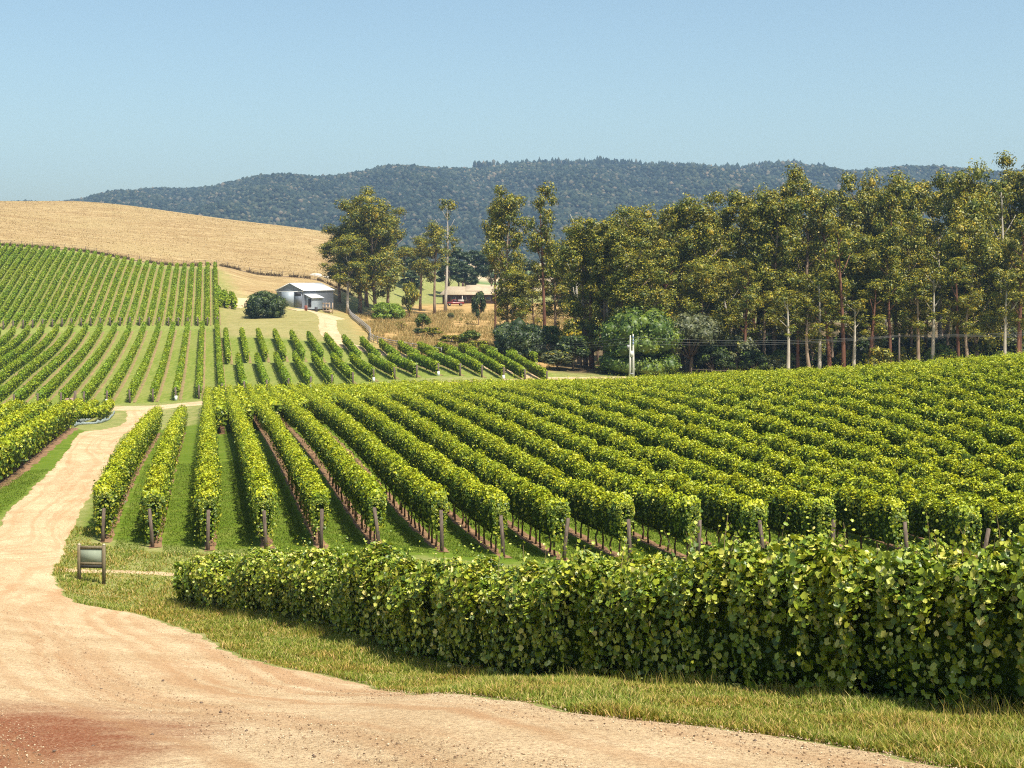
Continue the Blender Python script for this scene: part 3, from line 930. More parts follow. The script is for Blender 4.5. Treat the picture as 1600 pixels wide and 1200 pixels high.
# ------------------------------------------------------------------ vineyard across the valley
SB = 2.5
Brows = []
cnt = 0
brow_pts = []
for i in range(-24, 20):
    s = -1.0+SB*i
    ynr = float(np.interp(s, [0, 20, 44], [158.5, 168, 168]))
    yh = float(np.interp(s, [2, 22, 44], [196, 194.5, 189.5]))
    if s <= 2.5:
        Brows.append((s, ynr, 251.5)); continue
    Brows.append((s, ynr, yh-1.5))
    ss = s-SB*.5
    y1 = float(np.interp(ss, [2.7, 8, 23.6, 33.8, 42.2], [230, 226, 215, 205, 196]))
    if y1-yh > 3 and ss < 43: Brows.append((ss, yh, y1))
Brows = [b for b in Brows if (SY(b[0], b[2])/b[2]*F+800) > -90 and (SY(b[0], b[1])/b[1]*F+800) < 860]
Brows.sort(key=lambda b: (b[1] > 180, b[0]))
nl = 0; nu = 0
for k, (s, y0, y1) in enumerate(Brows):
    root = empty('vine_row', (SY(s, y0), y0, h(SY(s, y0), y0)))
    if y0 < 180:
        nl += 1; lab = 'vine row across the farm road, %s from the left along the road' % ordn(nl)
    else:
        nu += 1; lab = 'short upper vine row beside the driveway, %s from the left' % ordn(nu)
    tag(root, lab, 'vine row', 'vine rows across the valley road')
    p, tg, tc = straight(s, y0, y1, 2)
    foliage(p, tg, tc, .31, .22, 1.6, 95, .20, 2000+k*3, root, M['vine_far'], M['vine_far'], shoots=.35, inward=.16)
    at_origin(root)
    if y0 < 180:
        x, y = SY(s, y0-.6), y0-.6
        mb = make_post_mesh(1.5, .11, 300+k, .05)
        pr = mb.build('end_post', M['post']); pr.location = (x, y, h(x, y))
        tag(pr, 'small grey end post on the far side of the farm road, %s from the left' % ordn(nl), 'post', 'end posts along the far side of the farm road')
        if k % 3 == 1 or s > 40:
            m2 = MB(); m2.tube([(0.02, -.02, 0), (0.02, -.02, .55)], .16, 8); q = m2.build('sleeve', M['white_sleeve'], pr)
soil_strips(Brows, .24, M['soil_far'], 'soil', .04, 2, .45)

# dense upper block
Crows = []
SC = 1.72
for i in range(0, 62):
    s = 1.6-SC*i
    yb = 258.5
    yt = np.interp(s, [-100, -40, 1.6], [340, 337, 330])
    ub = SY(s, yb)/yb*F+800; ut = SY(s, yt)/yt*F+800
    if ut < -60: continue
    Crows.append((s, yb, yt))
for k, (s, y0, y1) in enumerate(Crows):
    root = empty('vine_row', (SY(s, y0), y0, h(SY(s, y0), y0)))
    tag(root, 'closely spaced vine row on the far upper slope, %s from the right end' % ordn(k+1), 'vine row', 'vine rows on the upper slope')
    if SY(s, y0)/y0*F+800 > -15:
        x, y = SY(s, y0-.8), y0-.8
        pr = make_post_mesh(1.6, .14, 500+k, .05).build('end_post', M['post']); pr.location = (x, y, h(x, y))
        tag(pr, 'tiny dark end post at the foot of the upper slope, %s from the right end' % ordn(k+1), 'post', 'end posts of the upper slope rows')
    p, tg, tc = straight(s, y0, y1, 2)
    foliage(p, tg, tc, .38, .2, 1.55, 64, .25, 3000+k*3, root, M['vine_far'], M['vine_far'], shoots=.3, inward=.14)
    at_origin(root)
soil_strips(Crows, .17, M['soil_far'], 'soil', .05, 3, .6)
for k, (u0, d0, d1) in enumerate([(345, 285, 300), (356, 284, 295), (367, 283, 294)]):
    p0 = ud(u0, d0); p1 = ud(u0-6, d1)
    sp = np.linspace(p0[:2], p1[:2], 8); tg = np.tile((p1-p0)[:2]/np.linalg.norm((p1-p0)[:2]), (8, 1)); tc = np.linspace(0, np.linalg.norm((p1-p0)[:2]), 8)
    root = empty('vine_row', p0)
    tag(root, 'very short vine row right of the upper slope block, %s from the left' % ordn(k+1), 'vine row', 'very short vine rows near the gravel yard')
    foliage(sp, tg, tc, .55, .2, 2.0, 40, .36, 3900+k, root, M['vine_far'], M['vine_far'], shoots=.3); at_origin(root)

# ------------------------------------------------------------------ the near hedge row of vines
hp = np.array([(-10.5, 46.4), (-9.3, 44.5), (-7.4, 41.3), (-3.1, 33.2), (0.0, 27.3), (2.1, 24.0), (3.35, 22.0), (4.7, 19.9), (6.3, 17.5), (7.8, 15.3), (9.2, 13.2)])
sp, t = spline(hp, .35); tg = np.gradient(sp, axis=0); tg /= np.linalg.norm(tg, axis=1, keepdims=True)
tc = np.concatenate([[0], np.cumsum(np.hypot(*np.diff(sp, axis=0).T))])
root = empty('vine_hedge', (sp[0, 0], sp[0, 1], h(*sp[0])))
tag(root, 'long leafy vine hedge in the foreground, running beside the grass verge', 'hedge')
wg = lambda tt: np.interp(tt, [0, 15, 30, 42], [.75, .9, 1.15, 1.2])
# height varies along: low at the far end, taller near
cuts = [(0, 6, 1.30), (5.6, 14, 1.62), (13.6, 25, 1.98), (24.6, 31, 2.0), (30.4, 45, 2.02)]
for j, (a, b, zt) in enumerate(cuts):
    m = (tc >= a) & (tc <= b)
    q = sp[m]; tq = tg[m]; tcq = tc[m]-tc[m][0]
    foliage(q, tq, tcq, .60, .02, zt, 2700 if j > 1 else 2000, .084, 5000+j*7, root, M['hedge'], M['hedge'], shoots=2.2, lob=True, inward=.45, core_hw=.5, zvar=1.9)
mb = MB()
rr = random.Random(3)
for k in range(150):                       # canes that show between and above the leaves
    tt = rr.uniform(10, tc[-1]); x = np.interp(tt, tc, sp[:, 0]); y = np.interp(tt, tc, sp[:, 1]); a = np.interp(tt, tc, tg[:, 0]); b = np.interp(tt, tc, tg[:, 1])
    o_ = rr.uniform(-.75, -.3); z0 = rr.uniform(.1, 1.5); x += b*o_*-1*-1; y -= a*o_
    zg = h(x, y); dx, dy, dz = rr.uniform(-.4, .4), rr.uniform(-.4, .3), rr.uniform(-.2, .6)
    mb.tube([(x, y, zg+z0), (x+dx*.5, y+dy*.5, zg+z0+dz*.6+.06), (x+dx, y+dy, zg+z0+dz)], [.006, .005, .003], 5)
mb.build('cane', M['cane'], root)
for k in range(64):                        # long shoots above the top
    tt = rr.uniform(18, tc[-1]); x = np.interp(tt, tc, sp[:, 0])+rr.uniform(-.4, .4); y = np.interp(tt, tc, sp[:, 1])+rr.uniform(-.3, .3)
    zt = np.interp(tt, [0, 7, 15, 27, 45], [1.4, 1.5, 1.85, 2.0, 2.02])-.1; zg = h(x, y); ln = rr.uniform(.25, .75)
    lx, ly = rr.uniform(-.25, .25), rr.uniform(-.25, .25)
    sv_, sn_, ss_ = [], [], []
    for j in range(11):
        f_ = .1+.9*j/10
        sv_.append((x+lx*f_+rr.uniform(-.06, .06), y+ly*f_+rr.uniform(-.06, .06), zg+zt+ln*f_)); sn_.append((rr.gauss(0, 1), rr.gauss(-.3, 1), rr.gauss(.5, .6))); ss_.append(rr.uniform(.05, .11)*(1.15-.5*f_))
    v, f = lobed_leaves(np.array(sv_), np.array(sn_), np.array(ss_), np.random.default_rng(k))
    mb = MB(); mb.tube([(x, y, zg+zt), (x+lx*.4, y+ly*.4, zg+zt+ln*.6), (x+lx, y+ly, zg+zt+ln)], [.007, .005, .003], 5, cap=False)
    cf_ = np.array(mb.f[4])+len(v)
    mesh_np('shoot', np.concatenate([v, np.array(mb.v)]), [f, cf_], None, root, mats=[M['hedge'], M['cane']], mat_idx=[0]*len(f)+[1]*len(cf_))
at_origin(root)

# ------------------------------------------------------------------ grass on the verge, gravel on the road
def in_poly(x, y, poly): return sdist(x, y, poly) > 0


def blades(x, y, hh, wid, r_, lean=.5):
    n = len(x); z = H(x, y)
    a = r_.random(n)*2*np.pi; dx, dy = np.cos(a), np.sin(a)
    lx, ly = r_.normal(size=n)*lean*hh, r_.normal(size=n)*lean*hh
    v = np.stack([np.stack([x-dx*wid, y-dy*wid, z-.01], -1), np.stack([x+dx*wid, y+dy*wid, z-.01], -1),
                  np.stack([x+dx*wid*.7+lx*.35, y+dy*wid*.7+ly*.35, z+hh*.6], -1), np.stack([x-dx*wid*.7+lx*.35, y-dy*wid*.7+ly*.35, z+hh*.6], -1),
                  np.stack([x+lx, y+ly, z+hh], -1)], 1).reshape(-1, 3)
    b = np.arange(n)[:, None]*5
    return v, np.concatenate([b+np.array([[0, 1, 2]]), b+np.array([[0, 2, 3]]), b+np.array([[3, 2, 4]])])


r_ = np.random.default_rng(21)
kk = np.arange(0, len(RR), 2)
redge = RR[kk]; ym = redge[:, 1]
keep = (ym > 8) & (ym < 62)
left_nn = np.stack([tg[:, 1], -tg[:, 0]], 1)
hline = (sp-left_nn*-.0)[::4]
verge_poly = list(map(tuple, redge[keep])) + [(-17.5, 60), (SY(-4.6, 56.5), 56.5), (SY(0, 53.4), 53.4), (-9.6, 51.5), (-10.6, 48)] + [tuple(q) for q in hline[::1]]
N = 1700000
yy = np.exp(r_.uniform(math.log(9), math.log(60), N)); xx = r_.uniform(-.40, .55, N)*yy
ok = in_poly(xx, yy, verge_poly)
ok &= r_.random(N) < np.clip((22/yy)**.35, .3, 1)
xx, yy = xx[ok][:400000], yy[ok][:400000]
patchy = wave(xx, 31, (.22, .6), (.5, .5))+wave(yy, 32, (.2, .5), (.5, .5))
hh = (.035+.085*r_.random(len(xx))**1.6)*(1+.45*patchy.clip(-1, 1.2))
v, f = blades(xx, yy, hh*.95, .0035+.00028*yy, r_)
go = mesh_np('grass', v, [f], M['grass']); tag(go, 'short green and straw-coloured grass on the verge beside the hedge', 'grass', kind='stuff')
# taller weeds along the foot of the hedge and fringe at the road edge
n = 30000
tt = r_.random(n)*tc[-1]*1.0; off = r_.gamma(2, .13, n)+.45
bx = np.interp(tt, tc, sp[:, 0]); by = np.interp(tt, tc, sp[:, 1]); ba = np.interp(tt, tc, tg[:, 0]); bb = np.interp(tt, tc, tg[:, 1])
wx, wy = bx-off*(-1)*bb*-1*-1, by+off*ba*-1*-1
wx, wy = bx+off*bb, by-off*ba
if wx.mean()-bx.mean() > 0: wx, wy = bx-off*bb, by+off*ba
clump = (np.sin(tt*2.1)+np.sin(tt*5.3+1)+np.sin(tt*.9+2)) > .1
wx, wy, tt = wx[clump], wy[clump], tt[clump]
v, f = blades(wx, wy, (.08+.30*r_.random(len(wx))**2.5)*np.interp(tt, [0, 25, 42], [.6, .8, 1.1]), .004+.0*wx, r_, .35)
go = mesh_np('weeds', v, [f], M['grass']); tag(go, 'taller weeds and seeding grass along the foot of the hedge', 'weeds', kind='stuff')
# lawn between the front ends of the rows and left strip
N = 400000
yy = np.exp(r_.uniform(math.log(46), math.log(85), N)); xx = r_.uniform(-.40, .42, N)*yy
s_ = xx*.9779+yy*.209
ok = ((s_ > -3.6) & (yy > ynear(0)-.3*s_-1.2) & (np.abs((s_/SP) % 1-.5) < .33)) | ((s_ > -11) & (s_ < -5) & (sdist(xx, yy, list(map(tuple, RL[::3]))+list(map(tuple, RR[::-3]))) < -.2) & (xx < -.31*yy))
xx, yy = xx[ok][:150000], yy[ok][:150000]
v, f = blades(xx, yy, .03+.04*r_.random(len(xx)), .016+0*xx, r_, .6)
go = mesh_np('lawn_grass', v, [f], M['lawn_blade']); tag(go, 'mown bright green grass between the vine rows', 'grass', kind='stuff')


# stones
def stones(x, y, rad, r_, lift=.03):
    n = len(x); z = H(x, y)+lift
    base = np.array([(1, 0, 0), (0, 1, 0), (-1, 0, 0), (0, -1, 0), (0, 0, .8), (.1, 0, -.5)])
    fa = np.array([(0, 1, 4), (1, 2, 4), (2, 3, 4), (3, 0, 4), (1, 0, 5), (2, 1, 5), (3, 2, 5), (0, 3, 5)])
    v = base[None]*r_.uniform(.6, 1.3, (n, 6, 1))*rad[:, None, None]
    a = r_.random(n)*6.28; c, s = np.cos(a), np.sin(a)
    v = np.stack([v[..., 0]*c[:, None]-v[..., 1]*s[:, None], v[..., 0]*s[:, None]+v[..., 1]*c[:, None], v[..., 2]*.8], -1)
    v += np.stack([x, y, z], -1)[:, None]
    return v.reshape(-1, 3), (np.arange(n)[:, None, None]*6+fa[None]).reshape(-1, 3)


road_poly = list(map(tuple, RL[::3]))+list(map(tuple, RR[::-3]))
N = 90000
yy = np.exp(r_.uniform(math.log(10.5), math.log(40), N)); xx = r_.uniform(-.42, .40, N)*yy
dd = sdist(xx, yy, road_poly); ok = dd > -.15
xx, yy, dd = xx[ok], yy[ok], dd[ok]
ok = r_.random(len(xx)) < np.where(dd < .4, 1, .45)
xx, yy = xx[ok], yy[ok]
v, f = stones(xx, yy, .005+.014*r_.random(len(xx))**3+.0*xx, r_)
mst = leaf_mat('gravel_stone', [(0, (.08, .05, .035)), (.3, (.26, .16, .09)), (.7, (.40, .29, .18)), (1, (.52, .41, .28))], 0, rough=.9, spec=.1)
go = mesh_np('gravel', v, [f], mst); tag(go, 'loose pale gravel scattered over the road', 'gravel', kind='stuff')
mrock = simple('dark_stone', (.06, .04, .03), (.2, .14, .1), 30)
rk = [(255, 1068), (158, 1080), (305, 1067), (364, 1064), (394, 1071), (315, 1102), (345, 1118), (372, 1096), (385, 1147), (238, 1154), (145, 1172), (85, 1180), (490, 1187), (420, 1108), (1180, 1163)]
for k, (u, v_) in enumerate(rk):
    p = at(u, v_); mb = MB(); rr = random.Random(k)
    s_ = .03*rr.uniform(.7, 1.4)
    vv, ff = stones(np.array([0.]), np.array([0.]), np.array([s_]), np.random.default_rng(k))
    vv[:, 2] -= vv[:, 2].min()
    o = mesh_np('stone', vv, [ff], mrock); o.location = (p[0], p[1], p[2]+.03)
    tag(o, 'small dark stone lying on the gravel road', 'stone', 'small dark stones on the gravel road')

# ------------------------------------------------------------------ sign board
def sign():
    p = at(143, 911, 30); w = .92
    root = empty('sign_board', p, R(-3))
    tag(root, 'small weathered grey-green notice board on two timber posts beside the gravel road', 'sign')
    pm = simple('pale_timber', (.11, .085, .045), (.20, .16, .095), 9, stretch=(1, 1, .15))
    pt = simple('post_cap_paint', (.35, .29, .21), (.45, .38, .29), 10)
    pan = simple('faded_green_panel', (.20, .235, .17), (.25, .28, .21), 3, rough=.9, detail=3)
    dark = simple('shadow_bar_timber', (.02, .02, .015), (.04, .035, .028), 8)
    for sx in (-1, 1):
        mb = MB(); mb.box((sx*.43, 0, .62), (.095, .095, 1.36)); po = mb.build('post', pm, root)
        mb = MB(); mb.tube([(sx*.43, 0, 1.302), (sx*.43, 0, 1.325), (sx*.43, 0, 1.35)], [.055, .05, .02], 8); mb.build('post_cap', pt, po)
    mb = MB(); mb.box((0, 0, 1.22), (.762, .07, .10)); mb.build('top_rail', pm, root)
    mb = MB(); mb.box((0, .0, .895), (.76, .03, .54)); mb.build('panel', pan, root)
    mb = MB(); mb.box((0, -.022, .668), (.762, .012, .085)); mb.build('lower_band', pm, root)
    mb = MB(); mb.box((0, 0, .57), (.762, .07, .10)); mb.build('shadow_bar_rail', dark, root)  # rail painted near-black, carrying the shadow bar below the panel in its colour


sign()

# ------------------------------------------------------------------ shed
def gable_prism(mb, w, L, ze, zr, over=0.0, thick=.12):
    """two roof slopes, ridge along +y, x across"""
    for sx in (-1, 1):
        a = (0, -over, zr); b = (0, L+over, zr)
        k = (w/2+over); zz = ze-over*(zr-ze)/(w/2)
        v = [(0, -over, zr), (0, L+over, zr), (sx*k, L+over, zz), (sx*k, -over, zz)]
        v += [(x, y, z+thick) for x, y, z in v]
        mb.add(v, [(0, 1, 2, 3), (7, 6, 5, 4), (0, 3, 7, 4), (1, 5, 6, 2), (2, 6, 7, 3), (0, 4, 5, 1)])
    return mb


def corrugated(name, c1, c2, metal=.2, rough=.5):
    m, nt, out = new_mat(name); tcn = nd(nt, 'TexCoord')
    w = nd(nt, 'TexWave'); w.inputs['Scale'].default_value = 3.0; w.bands_direction = 'X'
    nt.links.new(tcn.outputs['Object'], w.inputs[0])
    n = noise(nt, tcn.outputs['Object'], .8, 6, .6)
    c = mix(nt, ramp(nt, w.outputs['Fac'], [(0, g(0)), (1, g(.35))]), ramp(nt, n, [(.3, c1), (.7, c2)]), tuple(k*.8 for k in c1))
    principled(nt, out, c, rough, bump(nt, w.outputs['Fac'], .4, .05), .3, metal)
    return m


def shed():
    p = ud(453, 297); rz = R(-24)
    root = empty('shed', (p[0], p[1], p[2]), rz)
    tag(root, 'grey metal farm shed with white gable roof and open lean-to', 'shed')
    wall = corrugated('grey_cladding', (.17, .19, .225), (.24, .26, .30)); pale = corrugated('pale_cladding', (.30, .34, .38), (.38, .42, .45))
    roofm = corrugated('white_roof', (.72, .74, .76), (.80, .82, .84), .0, .6); dk = simple('dark_opening', (.03, .03, .035), (.05, .05, .06), 2)
    tim = simple('raw_timber', (.40, .27, .17), (.55, .42, .30), 4); trim = simple('white_trim', (.7, .7, .7), (.78, .78, .78), 2)
    w, L, ze, zr = 6.6, 12.0, 3.4, 4.85
    mb = MB()
    v = [(-w/2, 0, -.5), (w/2, 0, -.5), (w/2, 0, ze), (0, 0, zr), (-w/2, 0, ze)]
    v += [(x, L, z) for x, y, z in v]
    mb.add(v, [(0, 1, 2, 3, 4), (9, 8, 7, 6, 5), (1, 6, 7, 2), (0, 4, 9, 5)])
    mb.build('wall', wall, root)
    mb = MB(); gable_prism(mb, w, L, ze, zr, .25, .1); mb.build('roof', roofm, root)
    mb = MB(); mb.box((0, -.05, 3.15), (w, .08, .12)); mb.build('door_track', trim, root)
    mb = MB(); mb.box((-.5, -.08, 1.5), (3.0, .07, 3.1)); mb.build('sliding_door', pale, root)
    mb = MB(); mb.box((2.0, -.03, 1.5), (1.9, .05, 3.05)); d = mb.build('door', wall, root)
    mb = MB(); mb.box((2.0, -.075, 2.65), (1.5, .03, .7)); mb.build('door_opening', dk, d)
    # lean-to on the right side
    mb = MB()
    x0, x1, y0, y1, za, zb = w/2+.02, w/2+1.7, .5, 4.8, 2.55, 1.8
    v = [(x0, y0, -.5), (x1, y0, -.5), (x1, y0, zb), (x0, y0, za), (x0, y1, -.5), (x1, y1, -.5), (x1, y1, zb), (x0, y1, za)]
    mb.add(v, [(0, 1, 2, 3), (5, 4, 7, 6), (1, 5, 6, 2), (0, 3, 7, 4)])
    ln = mb.build('lean_to', pale, root)
    mb = MB(); v = [(x0-.0, y0-.3, za+.04), (x1+.3, y0-.3, zb-.03), (x1+.3, y1+.2, zb-.03), (x0, y1+.2, za+.04)]; v += [(a, b, c+.08) for a, b, c in v]
    mb.add(v, [(3, 2, 1, 0), (4, 5, 6, 7), (0, 1, 5, 4), (1, 2, 6, 5), (2, 3, 7, 6), (3, 0, 4, 7)]); mb.build('lean_to_roof', roofm, ln)
    mb = MB(); mb.box((x1-.45, y0-.03, .85), (.7, .05, 1.7)); mb.build('doorway', dk, ln)
    # timber rack
    r2 = empty('timber_rack', tuple(ud(510, 297)), rz)
    tag(r2, 'open pale timber rack standing against the right side of the shed', 'rack')
    for xx in (-.8, 0, .8):
        for yy in (0, 1.2):
            mb = MB(); mb.box((xx, yy, .9), (.12, .12, 2.4)); mb.build('upright', tim, r2)
    for zz in (.5, 1.2, 2.0):
        mb = MB(); mb.box((0, -.10, zz), (1.9, .07, .14)); mb.build('rail', tim, r2)
    mb = MB(); mb.box((0, .6, .25), (1.3, .9, .5)); mb.build('stacked_boards', tim, r2)
    # small things by the lean-to
    for (u, d, lab, cm, nm) in ((478, 293.5, 'small red drum standing against the shed wall', (.22, .07, .05), 'drum'), (494, 294, 'dark bin beside the lean-to doorway', (.06, .06, .07), 'bin')):
        q = ud(u, d); mb = MB(); mb.tube([(0, 0, 0), (0, 0, .5), (0, 0, .55), (0, 0, 1.0), (0, 0, 1.05)], [.3, .3, .33, .3, .27], 12)
        o = mb.build(nm, simple(nm+'_paint', cm, tuple(k*1.4 for k in cm), 3)); o.location = q; tag(o, lab, nm)


shed()


def house():
    p = ud(735, 385); rz = R(4)
    root = empty('farmhouse', (p[0], p[1], p[2]), rz)
    tag(root, 'long low farmhouse with pale tan roof and dark walls behind the gum trees', 'house')
    wall = simple('dark_brick', (.055, .03, .025), (.09, .05, .04), 6); roofm = corrugated('tan_roof', (.36, .28, .185), (.44, .35, .24), 0, .7)
    glass = simple('dark_glass', (.02, .025, .03), (.04, .045, .05), 1, rough=.1, spec=.6); wh = simple('cream_trim', (.55, .5, .42), (.62, .57, .5), 2)
    W, D = 16.4, 8.5
    mb = MB(); mb.box((0, D/2, .9), (W-1.6, D-1.6, 3.2)); mb.build('wall', wall, root)
    mb = MB()                                   # hipped roof
    e, zr, ze = .0, 4.6, 2.45
    v = [(-W/2, 0, ze), (W/2, 0, ze), (W/2, D, ze), (-W/2, D, ze), (-W/2+2.2, D/2, zr), (W/2-.8, D/2, zr), (-W/2, 0, ze-.16), (W/2, 0, ze-.16), (W/2, D, ze-.16), (-W/2, D, ze-.16)]
    mb.add(v, [(0, 1, 5, 4), (1, 2, 5), (2, 3, 4, 5), (3, 0, 4), (6, 7, 1, 0), (7, 8, 2, 1), (8, 9, 3, 2), (9, 6, 0, 3), (9, 8, 7, 6)]); rf = mb.build('roof', roofm, root)
    mb = MB(); v = [(-1.2, 1.6, 3.42), (3.0, 1.6, 3.42), (3.0, D-1.6, 3.42), (-1.2, D-1.6, 3.42), (-1.0, D/2, 5.0), (2.8, D/2, 5.0)]
    mb.add(v, [(0, 1, 5, 4), (1, 2, 5), (2, 3, 4, 5), (3, 0, 4)]); mb.build('raised_roof', roofm, rf)
    mb = MB(); mb.box((-1.9, D/2+.3, 4.9), (.5, .5, 1.4)); mb.build('chimney', wall, rf)
    for xx in (-4.6, -1.6, 1.8, 4.8):
        mb = MB(); mb.box((xx, .77, 1.25), (1.3, .06, 1.1)); wi = mb.build('window', wh, root)
        mb = MB(); mb.box((xx, .73, 1.25), (1.14, .03, .94)); mb.build('pane', glass, wi)
    for xx in (-6.6, -2.2, 2.2, 6.9):
        mb = MB(); mb.box((xx, .18, .9), (.16, .16, 2.75)); mb.build('verandah_post', wh, root)


house()


def ute():
    p = ud(711, 371); root = empty('farm_ute', (p[0], p[1], p[2]), R(8))
    tag(root, 'red farm ute with a flat tray parked in front of the farmhouse', 'ute')
    red = simple('red_paint', (.16, .018, .015), (.2, .025, .02), 2, rough=.35, spec=.5); gl = simple('car_glass', (.02, .02, .025), (.03, .03, .04), 1, rough=.1)
    ru = simple('tyre_rubber', (.015, .015, .015), (.03, .03, .03), 5); wt = simple('white_canopy', (.35, .30, .27), (.42, .38, .34), 3)
    mb = MB()
    prof = [(-2.3, .45), (2.3, .45), (2.3, .95), (.6, .98), (.45, 1.0), (-1.1, 1.05), (-2.25, .95)]
    for sx in (-1, 1): pass
    v = [(x, -.85, z) for x, z in prof]+[(x, .85, z) for x, z in prof]; n = len(prof)
    mb.add(v, [tuple(range(n)), tuple(range(2*n-1, n-1, -1))]+[(k, n+k, n+(k+1) % n, (k+1) % n) for k in range(n)][::1]); body = mb.build('body', red, root)
    mb = MB(); prof = [(-1.15, 1.03), (.5, 1.02), (.35, 1.6), (-.6, 1.62)]; v = [(x, -.74, z) for x, z in prof]+[(x, .74, z) for x, z in prof]
    mb.add(v, [(0, 1, 2, 3), (7, 6, 5, 4), (0, 4, 5, 1), (1, 5, 6, 2), (2, 6, 7, 3), (3, 7, 4, 0)]); cab = mb.build('cab', red, root)
    mb = MB(); mb.box((-.15, -.76, 1.33), (.9, .03, .36)); mb.build('side_window', gl, cab)
    mb = MB(); mb.box((1.5, 0, 1.3), (1.5, 1.5, .6)); mb.build('tray_load', wt, root)
    for x in (-1.5, 1.45):
        for y in (-.86, .86):
            mb = MB(); mb.tube([(x, y-.1, .36), (x, y+.1, .36)], .36, 14); w_ = mb.build('wheel', ru, root)
            mb = MB(); mb.tube([(x, y-.11, .36), (x, y+.11, .36)], .18, 10); mb.build('rim', wt, w_)


ute()

# ------------------------------------------------------------------ poles and wires
def pole_main():
    p = ud(987, 172); root = empty('power_pole', (p[0], p[1], p[2]))
    tag(root, 'pale split-topped power pole rising behind the vines in front of the round green tree', 'power pole')
    pm = simple('pale_pole_timber', (.52, .48, .42), (.68, .64, .58), 6, stretch=(1, 1, .1)); ins = simple('insulator', (.10, .16, .30), (.14, .22, .4), 4, rough=.3)
    mt = simple('bracket_steel', (.25, .25, .25), (.35, .35, .35), 4)
    ztop = -172*(522-V0)/F-p[2]
    for sx, top in ((-.17, ztop-.15), (.17, ztop)):
        mb = MB(); mb.tube([(sx*1.25, 0, -.3), (sx*1.1, 0, top*.5), (sx, 0, top-.2), (sx*.95, 0, top)], [.155, .135, .085, .05], 8); mb.build('beam', pm, root)
    zc = -172*(553-V0)/F-p[2]
    mb = MB(); mb.box((0, 0, zc), (.42, .26, .75)); mb.build('packing_block', pm, root)
    mb = MB(); mb.box((0, -.16, zc-2.4), (.4, .1, .12)); mb.build('bolt_plate', mt, root)
    zi = -172*(530-V0)/F-p[2]
    for k, dz in enumerate((.25, -.15, -.5)):
        mb = MB(); mb.tube([(.17, -.12, zi+dz-.14), (.17, -.12, zi+dz), (.17, -.12, zi+dz+.14)], [.06, .09, .05], 8); mb.build('insulator', ins, root)
    mb = MB(); mb.box((-.42, 0, zi-.9), (.3, .22, .42)); mb.build('switch_box', mt, root)
    return [(p[0]+.17, p[1]-.12, p[2]+zi+dz) for dz in (.25, -.15, -.5)]


def pole_small(u, d, vt, lab):
    p = ud(u, d); root = empty('power_pole', tuple(p)); tag(root, lab, 'power pole')
    zt = -d*(vt-V0)/F-p[2]; pm = M['post']
    mb = MB(); mb.tube([(0, 0, -.3), (0, 0, zt)], [.14, .10], 8); mb.build('pole', pm, root)
    mb = MB(); mb.box((0, 0, zt-.3), (.12, 1.3, .1)); mb.build('crossarm', pm, root)
    return [(p[0], p[1]-.5+k*.5, p[2]+zt-.2-.12*k) for k in range(3)]


A = pole_main()
Bp = pole_small(1405, 176, 521, 'thin dark power pole among the gum trunks on the right')
Cp = pole_small(742, 207, 536, 'thin dark power pole behind the large dark bush')
for a, b, lab in ((Cp, A, 'left of the split-topped pole'), (A, Bp, 'between the split-topped pole and the thin dark pole'), (Bp, [(ud(2000, 172)[0], 172, ud(2000, 172)[2]+7.0+.4*(2-k)) for k in range(3)], 'right of the thin dark pole')):
    for k in range(3):
        pts = []
        for j in range(13):
            f_ = j/12; q = [a[k][c]*(1-f_)+b[k][c]*f_ for c in range(3)]; q[2] -= .55*4*f_*(1-f_); pts.append(tuple(q))
        mb = MB(); mb.tube(pts, .012, 5); o = mb.build('power_line', M['wire'])
        tag(o, '%s power line wire %s' % (['top', 'middle', 'bottom'][k], lab), 'wire', 'power line wires')

p = ud(117, 154); mb = make_post_mesh(1.9, .16, 77, .03); o = mb.build('strainer_post', M['grey_timber'] if 'grey_timber' in M else M['post']); o.location = p
tag(o, 'grey strainer post standing alone beside the farm road behind the curved young vines', 'post')
p = ud(108, 155.5); root = empty('notice_board', p, .1); tag(root, 'small pinkish brown board beside the lone grey strainer post', 'board')
pk = simple('pinkish_board', (.26, .15, .14), (.34, .21, .19), 4)
mb = MB(); mb.box((0, 0, .62), (.9, .05, .8)); mb.build('panel', pk, root)
for sx in (-1, 1):
    mb = MB(); mb.box((sx*.4, .06, .4), (.07, .06, 1.3)); mb.build('leg', M['post'], root)

# ------------------------------------------------------------------ fences
def fence(name, pts, label, hh, step, rails, mat, brush=False, prad=.06):
    pts = np.array([np.asarray(p)[:2] for p in pts]); sp_, t_ = spline(pts, .5)
    n = min(int(t_[-1]/step), 95)
    p0 = sp_[0]; root = empty(name, (p0[0], p0[1], h(*p0)))
    tag(root, label, 'fence')
    ts = np.linspace(0, t_[-1], n+1); xs = np.interp(ts, t_, sp_[:, 0]); yy_ = np.interp(ts, t_, sp_[:, 1]); zs = H(xs, yy_)
    mb = MB(); mb.tube([(0, 0, -.2), (0, 0, hh)], [prad, prad*.9], 6); po = mb.build('post', mat); me = po.data; bpy.data.objects.remove(po)
    for x, y, z in zip(xs, yy_, zs):
        o = bpy.data.objects.new('post', me); col.objects.link(o); o.parent = root; o.location = (x-p0[0], y-p0[1], z-root.location.z)
    for zz, rr_ in rails:
        mb = MB(); mb.tube([(x, y-.0, z+zz) for x, y, z in zip(xs, yy_, zs)], rr_, 5); o = mb.build('rail' if rr_ > .03 else 'wire_strand', mat, root); o.location = -root.location
    return root


